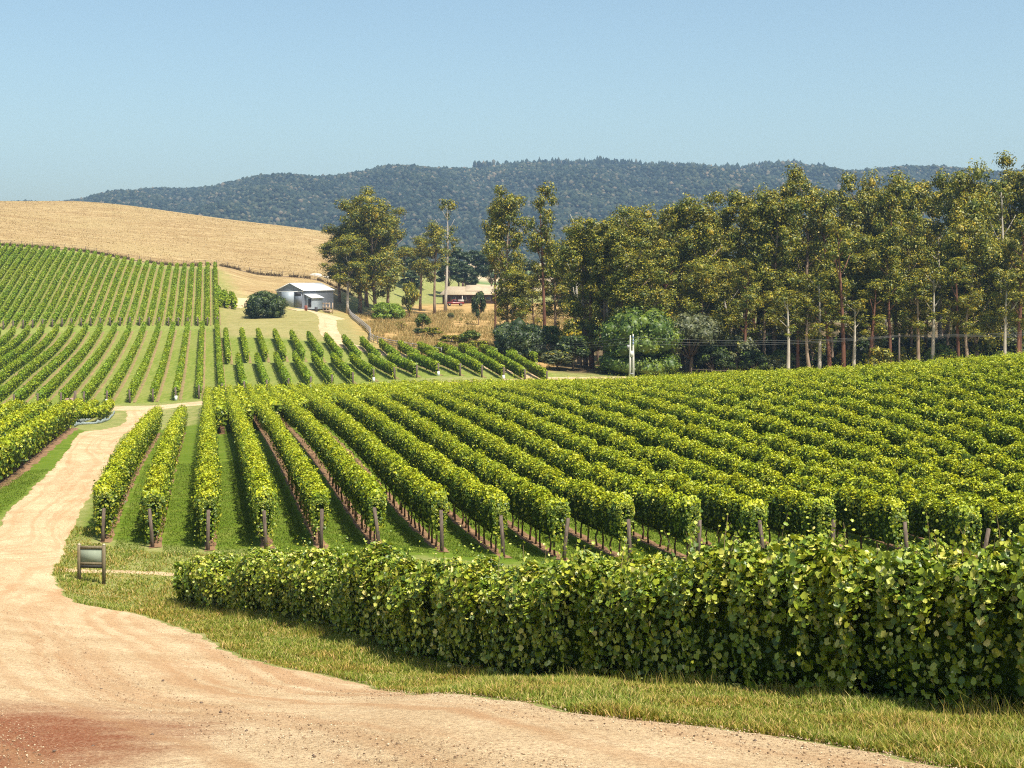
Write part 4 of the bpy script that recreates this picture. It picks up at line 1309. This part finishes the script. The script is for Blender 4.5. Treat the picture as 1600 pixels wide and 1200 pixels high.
M['grey_timber'] = simple('grey_timber', (.22, .20, .18), (.38, .35, .32), 6)
fence('rail_fence', [at(545, 489, 200), at(562, 507, 200), at(578, 522, 195), at(590, 537, 190), at(615, 543, 190), at(650, 549, 185), at(690, 556, 180)], 'grey timber rail fence curving along the outside of the driveway', 1.2, 2.4, [(.35, .05), (.7, .05), (1.05, .06)], M['grey_timber'])
fence('wire_fence', [ud(u, d) for u, d in ((-120, 344), (0, 344.5), (130, 343.5), (290, 343), (345, 344), (420, 345), (500, 345), (560, 345))], 'post and wire fence along the bottom edge of the golden hillside', 1.3, 2.6, [(.4, .02), (.8, .02), (1.15, .02)], M['post'], prad=.07)
centre_strip('dirt_strip', [ud(u, d) for u, d in ((-300, 344), (-120, 343.5), (0, 344), (130, 343), (290, 342.5), (345, 343.5), (420, 344.5), (500, 344.5), (560, 344.5))], [2.2, 2.2, 1.8, 2.4, 2.6, 2.6, 2.2, 1.6, 1.4],
             'dark dirt strip under the fence below the golden hillside', mat=simple('dark_dirt', (.07, .045, .025), (.20, .13, .07), .4, detail=8), jag=.5)
fence('wire_fence', [ud(u, d) for u, d in ((1080, 182), (1200, 183), (1320, 183), (1500, 183), (1700, 183))], 'low post and wire fence at the foot of the gum trees', 1.3, 2.6, [(.5, .03), (1.1, .04)], M['post'])
n = 9000
tb = r_.random(n); ub = -300+tb*870
db = np.interp(ub, [-300, 0, 130, 290, 345, 420, 560], [344, 344, 343, 342.5, 343.5, 344.5, 344.5])+r_.normal(size=n)*.7
cl = (np.sin(ub*.11)+np.sin(ub*.29+1)+np.sin(ub*.05)) > -1.0
ub, db = ub[cl], db[cl]
v, f = blades((ub-800)/F*db, db, .3+.7*r_.random(len(ub))**2, .05+0*ub, r_, .4)
mbr = leaf_mat('dry_brush', [(0, (.035, .025, .015)), (.6, (.08, .055, .03)), (1, (.17, .12, .06))], 0, rough=.9, spec=.05)
go = mesh_np('brush', v, [f], mbr); tag(go, 'dark dry brush growing along the fence below the golden hillside', 'brush', kind='stuff')
def tufts(name, label, poly, n, hmin, hmax, wid, mat, seed, cut=.0):
    q = np.array(poly); r2 = np.random.default_rng(seed)
    x = r2.uniform(q[:, 0].min(), q[:, 0].max(), n*3); y = r2.uniform(q[:, 1].min(), q[:, 1].max(), n*3)
    cl = wave(x, seed, (.03, .09, .21), (.5, .4, .4))+wave(y, seed+1, (.02, .07, .19), (.5, .4, .4)) > cut
    ok = in_poly(x, y, poly) & cl & (r2.random(len(x)) < .9)
    x, y = x[ok][:n], y[ok][:n]
    v, f = blades(x, y, hmin+(hmax-hmin)*r2.random(len(x))**2, wid+0*x, r2, .5)
    tag(mesh_np(name, v, [f], mat), label, 'grass', kind='stuff')


mdg = leaf_mat('straw_tuft', [(0, (.30, .21, .10)), (.5, (.42, .31, .155)), (1, (.52, .40, .21))], .15, rough=.9, spec=.05)
mog = leaf_mat('scrub_tuft', [(0, (.10, .11, .03)), (.4, (.27, .19, .07)), (1, (.45, .34, .15))], .15, rough=.9, spec=.05)
tufts('dry_grass', 'long orange and olive dry grass on the scrubby slope below the farmhouse', [tuple(ud(a, b)[:2]) for a, b in ((552, 312), (566, 250), (600, 216), (655, 201), (860, 184), (930, 300), (880, 362), (700, 345), (620, 330))], 45000, .2, .9, .04, mog, 61, -.3)
tufts('pasture_tufts', 'dry straw tufts scattered over the golden hillside', [tuple(ud(a, b)[:2]) for a, b in ((-150, 346), (290, 346), (500, 347), (560, 440), (540, 500), (300, 535), (120, 565), (-150, 570))], 34000, .08, .32, .10, mdg, 63, -9)
# pale boulders and a pallet of stone
for k, (u, v_, s_, lab) in enumerate([(660, 549, 1.5, 'pale flat rock slab beside the fence bend'), (493, 431, 1.5, 'pale boulder on the golden hillside above the shed'), (509, 434, 1.0, 'smaller pale boulder on the golden hillside beside the tall trees')]):
    p = at(u, v_, 150); r2 = np.random.default_rng(50+k)
    th = np.linspace(0, 2*np.pi, 11)[:-1]; rings = []
    for zz, rr_ in ((-.2, 1), (.12, 1.05), (.32, .85), (.42, .45)):
        q = rr_*s_*r2.uniform(.85, 1.1, 10); rings.append(np.stack([np.cos(th)*q, np.sin(th)*q*.6, np.full(10, zz*s_*(.6 if k == 0 else 1))], 1))
    V = np.concatenate(rings); ii = np.arange(40).reshape(4, 10)
    fs = np.stack([ii[:-1], np.roll(ii, -1, 1)[:-1], np.roll(ii, -1, 1)[1:], ii[1:]], -1).reshape(-1, 4)
    o = mesh_np('boulder', V, [fs, ii[-1][None]], simple('pale_rock', (.42, .36, .29), (.6, .54, .46), 2), smooth=False); o.location = p; tag(o, lab, 'rock')

# ------------------------------------------------------------------ trees
def blob_core(c, rad, r_):
    base = np.array([(0, 0, 1), (.894, 0, .447), (.276, .851, .447), (-.724, .526, .447), (-.724, -.526, .447), (.276, -.851, .447),
                     (.724, .526, -.447), (-.276, .851, -.447), (-.894, 0, -.447), (-.276, -.851, -.447), (.724, -.526, -.447), (0, 0, -1)])
    return base*rad*r_.uniform(.75, 1.1, (12, 1))+c


ICO = np.array([(0, 1, 2), (0, 2, 3), (0, 3, 4), (0, 4, 5), (0, 5, 1), (1, 6, 2), (2, 7, 3), (3, 8, 4), (4, 9, 5), (5, 10, 1),
                (6, 7, 2), (7, 8, 3), (8, 9, 4), (9, 10, 5), (10, 6, 1), (11, 7, 6), (11, 8, 7), (11, 9, 8), (11, 10, 9), (11, 6, 10)])


def crown_from_clumps(clumps, leaf, per, r_, parent, mats, gold=.45, core=.42, up=.5, aspect=.55, droop=True):
    V, Fq, Ft, mi, n0 = [], [], [], [], 0
    P_, N_, S_, T_ = [], [], [], []
    for c, rad, sq in clumps:
        n = int(per*(rad/1.4)**1.6)
        d = r_.normal(size=(n, 3)); d[:, 2] += .25; d /= np.linalg.norm(d, axis=1, keepdims=True)
        lump = 1+.22*np.sin(d[:, 0]*5+c[0])*np.sin(d[:, 1]*5+c[1]*2)+.15*np.sin(d[:, 2]*7+c[2])
        rr_ = rad*(1.08-.5*r_.random(n)**1.3)*lump
        pos = c+d*rr_[:, None]*np.array([1, 1, sq])
        nn = d+np.array([0, 0, up])+r_.normal(size=(n, 3))*.55
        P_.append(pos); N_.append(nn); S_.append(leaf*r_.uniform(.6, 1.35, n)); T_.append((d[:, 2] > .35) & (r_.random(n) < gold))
    P_ = np.concatenate(P_); N_ = np.concatenate(N_); S_ = np.concatenate(S_); T_ = np.concatenate(T_)
    v, f = leaf_quads(P_, N_, S_, r_, .12, aspect)
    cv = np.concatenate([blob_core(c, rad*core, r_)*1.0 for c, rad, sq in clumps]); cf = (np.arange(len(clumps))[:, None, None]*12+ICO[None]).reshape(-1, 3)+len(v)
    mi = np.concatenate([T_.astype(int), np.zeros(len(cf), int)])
    return mesh_np('crown', np.concatenate([v, cv]), [f, cf], None, parent, mats=mats, mat_idx=mi)


def gum_tree(seed, Ht=26., first=.38, rad=3.4, nl=15, sparse=1.0, mats=None, bark=None, leaf=.36, per=150, gold=.5, crown=True, fork=False):
    r_ = np.random.default_rng(seed)
    root = empty('gum_tree', (0, 0, 0))
    mb = MB(); clumps = []
    sw = r_.normal(size=2)*.5
    def axis(f_): return np.array([sw[0]*np.sin(f_*3+seed)+f_*sw[1], sw[1]*np.sin(f_*2.4+1)+f_*sw[0], f_*Ht*.96])
    tr = Ht*.0135
    mb.tube([tuple(axis(k)-np.array([0, 0, .4 if k == 0 else 0])) for k in (0, .15, .3, .45, .6, .75, .88, .97)], [tr*1.35, tr, tr*.9, tr*.75, tr*.6, tr*.42, tr*.25, tr*.12], 8)
    for k in range(nl):
        f_ = first+(1-first)*((k+r_.random()*.8)/nl)*.93
        a = k*2.4+r_.uniform(-.5, .5); p0 = axis(f_)
        env = rad*(math.sin(min(1, (f_-first)/(1-first)*1.02+.28)*math.pi*.86))**.6*r_.uniform(.55, 1.15)
        up_ = r_.uniform(.7, 1.6)*env
        p1 = p0+np.array([math.cos(a)*env*.5, math.sin(a)*env*.5, up_*.45]); p2 = p0+np.array([math.cos(a)*env, math.sin(a)*env, up_])
        mb.tube([tuple(p0), tuple(p1), tuple(p2)], [tr*.32, tr*.22, tr*.1], 5)
        if r_.random() > sparse*.96: continue
        cr = r_.uniform(1.0, 1.75)*rad/3.2
        clumps.append((p2+np.array([0, 0, .3]), cr, .78))
        for j in range(r_.integers(2, 4)):
            q = p1*.4+p2*.6+r_.normal(size=3)*np.array([.38, .38, .36])*rad*.6; clumps.append((q, cr*r_.uniform(.5, .85), .75))
    top = axis(.97)
    for j in range(3): clumps.append((top+r_.normal(size=3)*np.array([.8, .8, .5])*rad/3.2, r_.uniform(.8, 1.3)*rad/3.4, .85))
    # a few leafy tufts low on the trunk
    mb.build('trunk', bark or M['bark'], root, smooth=True)
    if crown: crown_from_clumps(clumps, leaf, per, r_, root, mats or [M['gum'], M['gum_gold']], gold)
    return root


def round_tree(seed, Ht, rad, mats, name='tree', leaf=.34, per=170, trunk=True, ncl=34, low=.12, gold=.4, squash=1.0, bark=None):
    r_ = np.random.default_rng(seed)
    root = empty(name, (0, 0, 0)); clumps = []
    mb = MB(); tr = max(rad*.05, .05)
    mb.tube([(0, 0, -.3), (.05*rad, 0, Ht*.25), (0, .05*rad, Ht*.6)], [tr*1.3, tr, tr*.4], 7)
    for k in range(ncl):
        d = r_.normal(size=3); d[2] = abs(d[2])*1.0-.35; d /= np.linalg.norm(d)
        c = np.array([d[0]*rad*.72, d[1]*rad*.72, Ht*(low+(1-low)*.5)+d[2]*Ht*(1-low)*.40])*1.0
        c[:2] *= r_.uniform(.75, 1.05)
        cr = rad*r_.uniform(.22, .36)
        c[2] = max(c[2], cr*.55)
        clumps.append((c, cr, .8))
        if k % 3 == 0: mb.tube([(0, .02, Ht*.25), tuple(c*.6+np.array([0, 0, Ht*.1])), tuple(c)], [tr*.5, tr*.3, tr*.1], 5)
    if low <= .05:
        for k in range(int(ncl*.45)):
            a_ = k*2.399; cr = rad*r_.uniform(.2, .3)
            clumps.append((np.array([math.cos(a_)*rad*r_.uniform(.6, .8), math.sin(a_)*rad*r_.uniform(.6, .8), cr*.75+r_.random()*Ht*.12]), cr, .85))
    mb.build('trunk', bark or M['bark'], root, smooth=True)
    k0 = 1.4/(rad*.29)
    sc = (k0)**1.6
    crown_from_clumps([(c, r1, s1) for c, r1, s1 in clumps], leaf, per*sc, r_, root, mats, gold, core=.8)
    return root


def dup(src, loc, rz, sc, sz=None):
    c = src.copy(); col.objects.link(c)
    for ch in src.children:
        d = ch.copy(); col.objects.link(d); d.parent = c
    c.location = loc; c.rotation_euler = (0, 0, rz); c.scale = (sc, sc, sz or sc)
    for k in ('label', 'group', 'category'):
        if k in c: del c[k]
    return c


used = {}


def place(src, u, d, vtop, Hs, rz, lab, cat='tree', group=None, wide=None):
    p = ud(u, d); ztop = -d*(vtop-V0)/F; hh = ztop-p[2]
    s_ = hh/Hs; sx = wide if wide else s_
    if id(src) in used: o = dup(src, tuple(p), rz, sx, s_)
    else:
        o = src; used[id(src)] = 1; o.location = p; o.rotation_euler = (0, 0, rz); o.scale = (sx, sx, s_)
    tag(o, lab, cat, group)
    return o


HG = 26.0
gums = []
for k in range(9):
    gums.append(gum_tree(10+k, HG, [.34, .42, .5, .3, .45, .38, .55, .28, .4][k], [3.6, 3.0, 2.8, 4.2, 3.2, 3.8, 2.6, 4.0, 3.1][k], [17, 15, 12, 19, 14, 17, 12, 18, 14][k],
                         bark=[M['bark'], M['red_bark'], M['bark'], M['pale_bark'], M['red_bark'], M['bark'], M['pale_bark'], M['bark'], M['red_bark']][k], per=230))
for k in range(4):      # fuller trees, leafy nearly to the ground
    gums.append(gum_tree(120+k, HG, [.14, .2, .1, .24][k], [4.4, 3.9, 4.8, 3.6][k], [28, 24, 30, 22][k], bark=M['bark'], per=220, gold=.45))
gum_sparse = gum_tree(40, HG, .45, 2.7, 10, .8, bark=M['pale_bark'], per=90, leaf=.4, gold=.3)
gum_dead = gum_tree(41, HG, .3, 3.2, 14, .0, bark=M['pale_bark'], per=40)
dk = [M['dark_tree'], M['green_tree']]
dark_tall = [round_tree(60+k, 20, 4.2, dk, 'evergreen_tree', leaf=.5, per=70, ncl=46, gold=.15) for k in range(3)]

rg = random.Random(5)
# tall gums by the shed
left_g = [(560, 322, 312, 9, 'tallest gum tree of the clump just right of the shed', 1.10), (588, 318, 314, 11, 'broad gum tree second in the clump right of the shed', 1.1), (532, 326, 352, 10, 'left edge gum tree of the clump, drooping over the shed side', 1.0),
          (610, 330, 338, 5, 'right gum tree of the clump beside the shed', 1.05), (575, 335, 345, 12, 'rear gum tree filling the middle of the clump by the shed', 1.2), (548, 312, 372, 3, 'low front gum tree of the clump by the shed', .95)]
for u, d, vt, k, lab, w_ in left_g:
    place(gums[k], u, d, vt, HG, rg.uniform(0, 6), lab, 'gum tree', 'gum trees beside the shed', wide=w_)
for u, d, vt, k, lab, w_ in [(698, 340, 306, 9, 'thin sparse gum tree standing tall left of the farmhouse roof', 1.0), (680, 330, 350, 0, 'leafy gum tree left of the thin sparse gum', .85), (660, 345, 372, 5, 'rounder gum tree between shed clump and thin sparse gum', .9),
                             (796, 226, 296, 12, 'tall gum tree with stacked crown right of the farmhouse', .82), (775, 236, 312, 4, 'slimmer gum tree in front of the right end of the farmhouse', .55), (848, 208, 300, 8, 'lone tall gum tree with dark straight trunk, spire topped', .78),
                             (800, 222, 425, 3, 'lower spreading gum tree under the tall stacked crown', .62), (870, 228, 395, 7, 'lower leafy gum tree right of the spire topped gum', .7), (835, 240, 440, 5, 'small gum tree behind the spire topped gum', .62),
                             (906, 200, 330, 10, 'bare dead gum tree with pale limbs', .7)]:
    src = gum_sparse if k == 9 else gum_dead if k == 10 else gums[k]
    place(src, u, d, vt, HG, rg.uniform(0, 6), lab, 'gum tree', 'gum trees near the farmhouse', wide=w_)
sh = [round_tree(90+k, 4.0, 2.0, m_, 'shrub', leaf=.3, per=130, ncl=22, low=.08, gold=.4) for k, m_ in enumerate([dk, [M['grey_tree'], M['gum']], [M['gum'], M['gum_gold']], [M['green_tree'], M['gum']]])]
shb = sh
k = 0
u = 1105
while u < 1690:
    k += 1
    place(shb[rg.choice([0, 2, 1, 3, 2])], u, rg.uniform(183.5, 191), rg.uniform(532, 562), 4.2, rg.uniform(0, 6), 'low bush along the front foot of the right stand, %s from the left' % ordn(k), 'bush', 'low bushes along the foot of the right stand', wide=rg.uniform(.8, 1.3))
    u += rg.uniform(20, 36)
# the long stand on the right
sky_list = [(930, 342), (952, 352), (985, 335), (1012, 350), (1042, 338), (1070, 312), (1100, 322), (1128, 335), (1155, 303), (1184, 302), (1212, 300), (1238, 278), (1262, 288), (1290, 300), (1318, 298), (1345, 286),
            (1372, 300), (1396, 296), (1412, 276), (1436, 305), (1462, 300), (1486, 266), (1512, 262), (1536, 290), (1560, 268), (1582, 268), (1606, 248), (1636, 256), (1668, 262), (1700, 270)]
for k, (u, vt) in enumerate(sky_list):
    d = 196+rg.uniform(-6, 20)
    src = gums[(k*5+1) % 13] if k not in (20, 24) else gum_sparse
    nm = 'tall gum tree on the skyline of the right stand, %s from its left end' % ordn(k+1)
    if u > 1600: nm = 'tall gum tree beyond the right edge of the stand, %s one out' % ordn(int((u-1600)/32)+1)
    place(src, u, d, vt+rg.uniform(-1, 5)+(5 if u > 1450 else 0), HG, rg.uniform(0, 6), nm, 'gum tree', 'gum trees of the right stand', wide=rg.uniform(.78, .98))
mid = []
k = 0
u = 915
while u < 1690:
    vt = 395+rg.uniform(-45, 50); d = rg.uniform(184, 194)
    k += 1
    place(gums[(k*5+2) % 13], u, d, vt, HG, rg.uniform(0, 6), 'short gum tree at the front of the right stand, %s from its left' % ordn(k), 'gum tree', 'shorter gum trees of the right stand', wide=rg.uniform(.6, .78))
    u += rg.uniform(26, 40)
slim = [gum_tree(150+k, HG, .42, 2.6, 9, 1, bark=[M['pale_bark'], M['bark'], M['red_bark']][k], per=220) for k in range(3)]
for k, (u, vt) in enumerate([(1228, 412), (1250, 398), (1268, 428), (1277, 392), (1291, 420), (1314, 345), (1332, 402), (1363, 380), (1440, 398), (1455, 372), (1498, 360), (1522, 405), (1574, 352), (1590, 392)]):
    place(slim[(k*2) % 3 if k != 5 else 2], u, rg.uniform(180.5, 184), vt+(0 if k == 5 else rg.uniform(25, 65)), HG, rg.uniform(0, 6), 'slim gum tree with long bare trunk fronting the right stand, %s from the left' % ordn(k+1), 'gum tree', 'slim gum trees fronting the right stand', wide=rg.uniform(.62, .85))
k = 0
u = 905
while u < 1700:
    vt = 350+rg.uniform(-20, 40); d = rg.uniform(222, 245)
    k += 1
    place(gums[(k*3+9) % 13], u, d, vt, HG, rg.uniform(0, 6), 'shaded gum tree deep inside the right stand, %s from its left' % ordn(k), 'gum tree', 'gum trees deep in the right stand', wide=rg.uniform(.9, 1.1))
    u += rg.uniform(34, 50)
# dark evergreens behind the house and the clump
for k, (u, d, vt, w_) in enumerate([(600, 420, 372, 1.15), (632, 430, 378, 1.1), (655, 440, 392, 1.0), (716, 440, 380, 1.15), (742, 445, 385, 1.2), (768, 440, 384, 1.1), (640, 400, 418, .9), (800, 450, 392, 1.1), (825, 420, 400, 1.0), (575, 400, 380, 1.1), (540, 380, 400, 1.0), (700, 430, 400, 1.0), (730, 425, 410, .9), (880, 330, 420, .8), (560, 360, 420, .9)]):
    place(dark_tall[k % 3], u, d, vt, 20.5, rg.uniform(0, 6), 'dark evergreen tree behind the farmhouse and shed gums, %s one counted' % ordn(k+1) if False else
          ['dark evergreen behind the right half of the shed clump', 'dark evergreen in the gap right of the shed clump', 'lower dark evergreen behind the rounder gum', 'dark evergreen just behind the left half of the farmhouse roof',
           'dark evergreen behind the middle of the farmhouse roof', 'dark evergreen behind the right part of the farmhouse roof', 'small dark evergreen beneath the gap left of the farmhouse', 'dark evergreen behind the tall stacked gum',
           'dark evergreen left of the spire topped gum', 'dark evergreen hidden among the shed clump trunks', 'dark evergreen at the left foot of the shed clump', 'dark evergreen left of the farmhouse chimney', 'low dark evergreen directly over the farmhouse chimney',
           'dark evergreen between the spire topped gum and the dead gum', 'small dark evergreen behind the shed lean-to'][k], 'evergreen tree', 'dark evergreen trees behind the farmhouse', wide=w_)

k = 0
u = 1100
while u < 1700:
    k += 1; kk_ = rg.choice([0, 0, 2, 1])
    place(shb[kk_], u, rg.uniform(194, 215), rg.uniform(505, 548), 4.2, rg.uniform(0, 6), 'undergrowth bush between the trunks of the right stand, %s from the left' % ordn(k), 'bush', 'undergrowth bushes in the right stand', wide=rg.uniform(1.3, 1.9))
    u += rg.uniform(14, 22)
k = 0
u = 900
while u < 1720:
    k += 1
    place(dark_tall[k % 3], u, rg.uniform(262, 285), 400+rg.uniform(-25, 35), 20.5, rg.uniform(0, 6), 'dark evergreen at the back of the right stand, %s from its left' % ordn(k), 'evergreen tree', 'dark evergreens behind the right stand', wide=rg.uniform(1.0, 1.3))
    u += rg.uniform(38, 52)
# individual broad trees and shrubs
rt = round_tree(80, 9.2, 6.0, [M['green_tree'], M['green_tree']], 'broadleaf_tree', leaf=.36, per=260, ncl=60, low=.02)
place(rt, 998, 182, 480, 9.3, 0, 'big round bright green tree behind the split-topped power pole', 'tree')
bs = round_tree(81, 4.9, 4.3, dk, 'dark_bush', leaf=.32, per=240, ncl=44, low=0, gold=.45)
place(bs, 415, 270, 457, 5.0, 1, 'large dark rounded bush standing left of the shed', 'bush')
d1 = round_tree(82, 7.5, 6.2, dk, 'dark_bush', leaf=.36, per=240, ncl=56, low=0, gold=.25)
place(d1, 812, 196, 502, 7.6, 2, 'huge dark bush at the bend of the driveway', 'bush')
gy = round_tree(83, 7.5, 4.4, [M['grey_tree'], M['grey_tree']], 'grey_tree', leaf=.34, per=240, ncl=44, low=.1)
place(gy, 1078, 188, 486, 7.6, 0, 'grey-green tree leaning against the right side of the big round tree', 'tree')
lm = round_tree(84, 2.2, 2.6, [M['lime'], M['lime']], 'shrub', leaf=.3, per=200, ncl=20, low=0)
place(lm, 606, 312, 477, 2.2, 0, 'low lime green shrub on the grass under the shed gums', 'shrub')
thin = gum_tree(95, 8, .2, 1.1, 12, 1, bark=M['bark'], per=120, leaf=.26)
shr = [(628, 262, 502, 4, .9, 'wispy sapling in the tan scrub below the shed gums'), (660, 262, 488, 3, .8, 'upright green shrub in the tan scrub'), (654, 250, 512, 0, .62, 'narrow dark shrub left of the round scrub bush'),
       (676, 248, 510, 2, 1.0, 'round olive bush in the middle of the tan scrub'), (600, 245, 525, 3, .5, 'small green bush near the fence on the tan slope'), (748, 285, 452, 0, .85, 'dark conical tree in front of the farmhouse roof'),
       (705, 305, 488, 1, .45, 'small pale sapling below the red ute'), (719, 285, 497, 4, .5, 'little bluish sapling on the tan slope'), (730, 282, 498, 4, .45, 'tiny bluish sapling beside the other little sapling'),
       (706, 225, 522, 2, 1.1, 'olive bush above the power lines left of the huge dark bush'), (735, 222, 514, 3, .9, 'taller green bush beside the olive one'), (690, 212, 536, 0, .7, 'dark low bush by the driveway bend'), (722, 205, 540, 1, 1.0, 'grey-green bush at the driveway bend'),
       (748, 205, 530, 2, 1.0, 'olive bush touching the left of the huge dark bush'), (755, 300, 505, 3, .4, 'small green bush on the upper tan slope'), (640, 318, 436, 2, 1.1, 'olive rounded small tree under the leafy gum'),
       (872, 185, 545, 1, 1.3, 'grey-green bush between the huge dark bush and the round tree'), (895, 186, 520, 0, 1.4, 'dark bush at the left foot of the round tree'), (908, 192, 490, 2, 1.5, 'olive tree behind the left side of the round tree'), (860, 200, 505, 3, 1.2, 'green tree over the right of the huge dark bush'),
       (935, 200, 470, 2, 1.6, 'olive tree above the round tree on its left'), (1115, 186, 535, 0, 1.3, 'dark bush right of the grey-green tree'), (1150, 186, 520, 1, 1.5, 'grey-green bush under the left of the right stand'), (1178, 184, 545, 0, 1.1, 'dark bush under the left of the right stand'),
       (1208, 184, 553, 1, .9, 'small silvery bush at the foot of the right stand'), (1290, 186, 555, 0, 1.2, 'dark bush among pale trunks of the right stand'), (1375, 182, 538, 2, 1.05, 'olive bush left of the thin dark power pole'), (1340, 190, 545, 0, 1.5, 'dark undergrowth bush left of the olive bush'),
       (1440, 190, 540, 0, 1.6, 'dark undergrowth bush right of the thin dark power pole'), (1480, 184, 548, 2, 1.3, 'olive undergrowth bush near the right edge trunks'), (1530, 190, 530, 0, 1.6, 'dark undergrowth bush close to the right edge'), (1580, 188, 525, 1, 1.6, 'grey-green undergrowth bush at the right edge'),
       (1245, 200, 530, 0, 1.8, 'dark bush deep behind the pale trunks'), (1060, 205, 470, 0, 2.0, 'dark tree crown behind the round and grey-green trees'), (1100, 210, 480, 0, 2.0, 'dark tree behind the grey-green tree'), (1650, 188, 530, 0, 1.6, 'dark bush beyond the right edge')]
for u, d, vt, k, w_, lab in shr:
    if k == 4: place(thin, u, d, vt, 8, rg.uniform(0, 6), lab, 'sapling', None, wide=w_)
    else: place(sh[k], u, d, vt, 4.2, rg.uniform(0, 6), lab, 'bush', None, wide=w_)

# ------------------------------------------------------------------ the far hills and their forest
skl = np.array([(-900, 365), (-400, 360), (-100, 345), (100, 322), (200, 308), (300, 301), (400, 293), (480, 286), (560, 280), (650, 273), (720, 272), (800, 274), (860, 270), (940, 264), (1000, 270), (1080, 272), (1150, 277), (1230, 270), (1270, 276),
                (1330, 279), (1420, 277), (1480, 276), (1560, 278), (1700, 280), (2000, 284), (2500, 300)])


def HH(x, y):
    u = x/y*F+800
    ridge = -2750*(np.interp(u, skl[:, 0], skl[:, 1])-V0)/F
    t_ = np.clip((y-1450)/(2750-1450), 0, 1.25)
    prof = np.where(t_ < 1, .5-.5*np.cos(np.pi*np.minimum(t_, 1)**.85), 1-(t_-1)*.6)
    gul = 6*np.sin(x*.0105+y*.002)*np.sin(y*.006+x*.002+1)+6*np.sin(x*.027+1.3*np.sin(y*.008))+3*np.sin(x*.05+y*.03)
    env = np.sin(np.pi*np.clip(t_, 0, 1))
    return 11+(ridge-11)*prof+gul*env*1.6


hy = np.linspace(1430, 3050, 110); hx = np.linspace(-.60, .62, 260)
YH, AH = np.meshgrid(hy, hx, indexing='ij'); XH = AH*YH; ZH = HH(XH, YH); ZH[0] -= 12; ZH[-1] -= 60
ii = np.arange(XH.size).reshape(XH.shape); f = np.stack([ii[:-1, :-1], ii[:-1, 1:], ii[1:, 1:], ii[1:, :-1]], -1).reshape(-1, 4)
mh = simple('forest_floor', (.012, .018, .008), (.03, .036, .016), .01)
o = mesh_np('hills', np.stack([XH, YH, ZH], -1).reshape(-1, 3), [f], mh, smooth=True); tag(o, 'long forested hills behind the valley', kind='structure')
r_ = np.random.default_rng(77)
n = 120000
ty = np.sqrt(r_.uniform(1440**2, 2800**2, n)); tx = r_.uniform(-.52, .44, n)*ty
ridge_extra = 2600
ty = np.concatenate([ty, r_.uniform(2690, 2790, ridge_extra)]); tx = np.concatenate([tx, r_.uniform(-.5, .42, ridge_extra)*ty[-ridge_extra:]]); n = len(ty)
tz = HH(tx, ty)
rad = r_.uniform(2.2, 4.2, n)*(.8+.4*r_.random(n)); hgt = rad*r_.uniform(1.1, 1.9, n)
uu_ = tx/ty*F+800
tall = (ty > 2640) & (uu_ > 740) & (uu_ < 1290) & (r_.random(n) < .22)
hgt = np.where(tall, hgt*1.5+5, hgt)
base = blob_core(np.zeros(3), 1.0, np.random.default_rng(1))
base = base/np.linalg.norm(base, axis=1, keepdims=True)
v = base[None]*r_.uniform(.6, 1.2, (n, 12, 1))
v = v*np.stack([rad, rad, hgt*.62], -1)[:, None]+np.stack([tx, ty, tz+hgt*.55+np.where(tall, 4, 0)], -1)[:, None]
f = (np.arange(n)[:, None, None]*12+ICO[None]).reshape(-1, 3)
o = mesh_np('forest', v.reshape(-1, 3), [f], M['forest']); tag(o, 'dense dark forest covering the far hills', 'forest', kind='stuff')

# ------------------------------------------------------------------ haze
m, nt, out = new_mat('haze'); pv = nd(nt, 'VolumePrincipled')
pv.inputs['Color'].default_value = (.47, .70, 1.0, 1); pv.inputs['Density'].default_value = .00014; pv.inputs['Anisotropy'].default_value = .1
nt.links.new(pv.outputs[0], out.inputs['Volume'])
mb = MB(); mb.box((0, 1650, 60), (9400, 3640, 420)); hz = mb.build('haze', m); tag(hz, 'thin blue haze in the air over the valley', 'haze', kind='stuff')
print('verts', sum(len(o.data.vertices) for o in col.objects if o.type == 'MESH'))
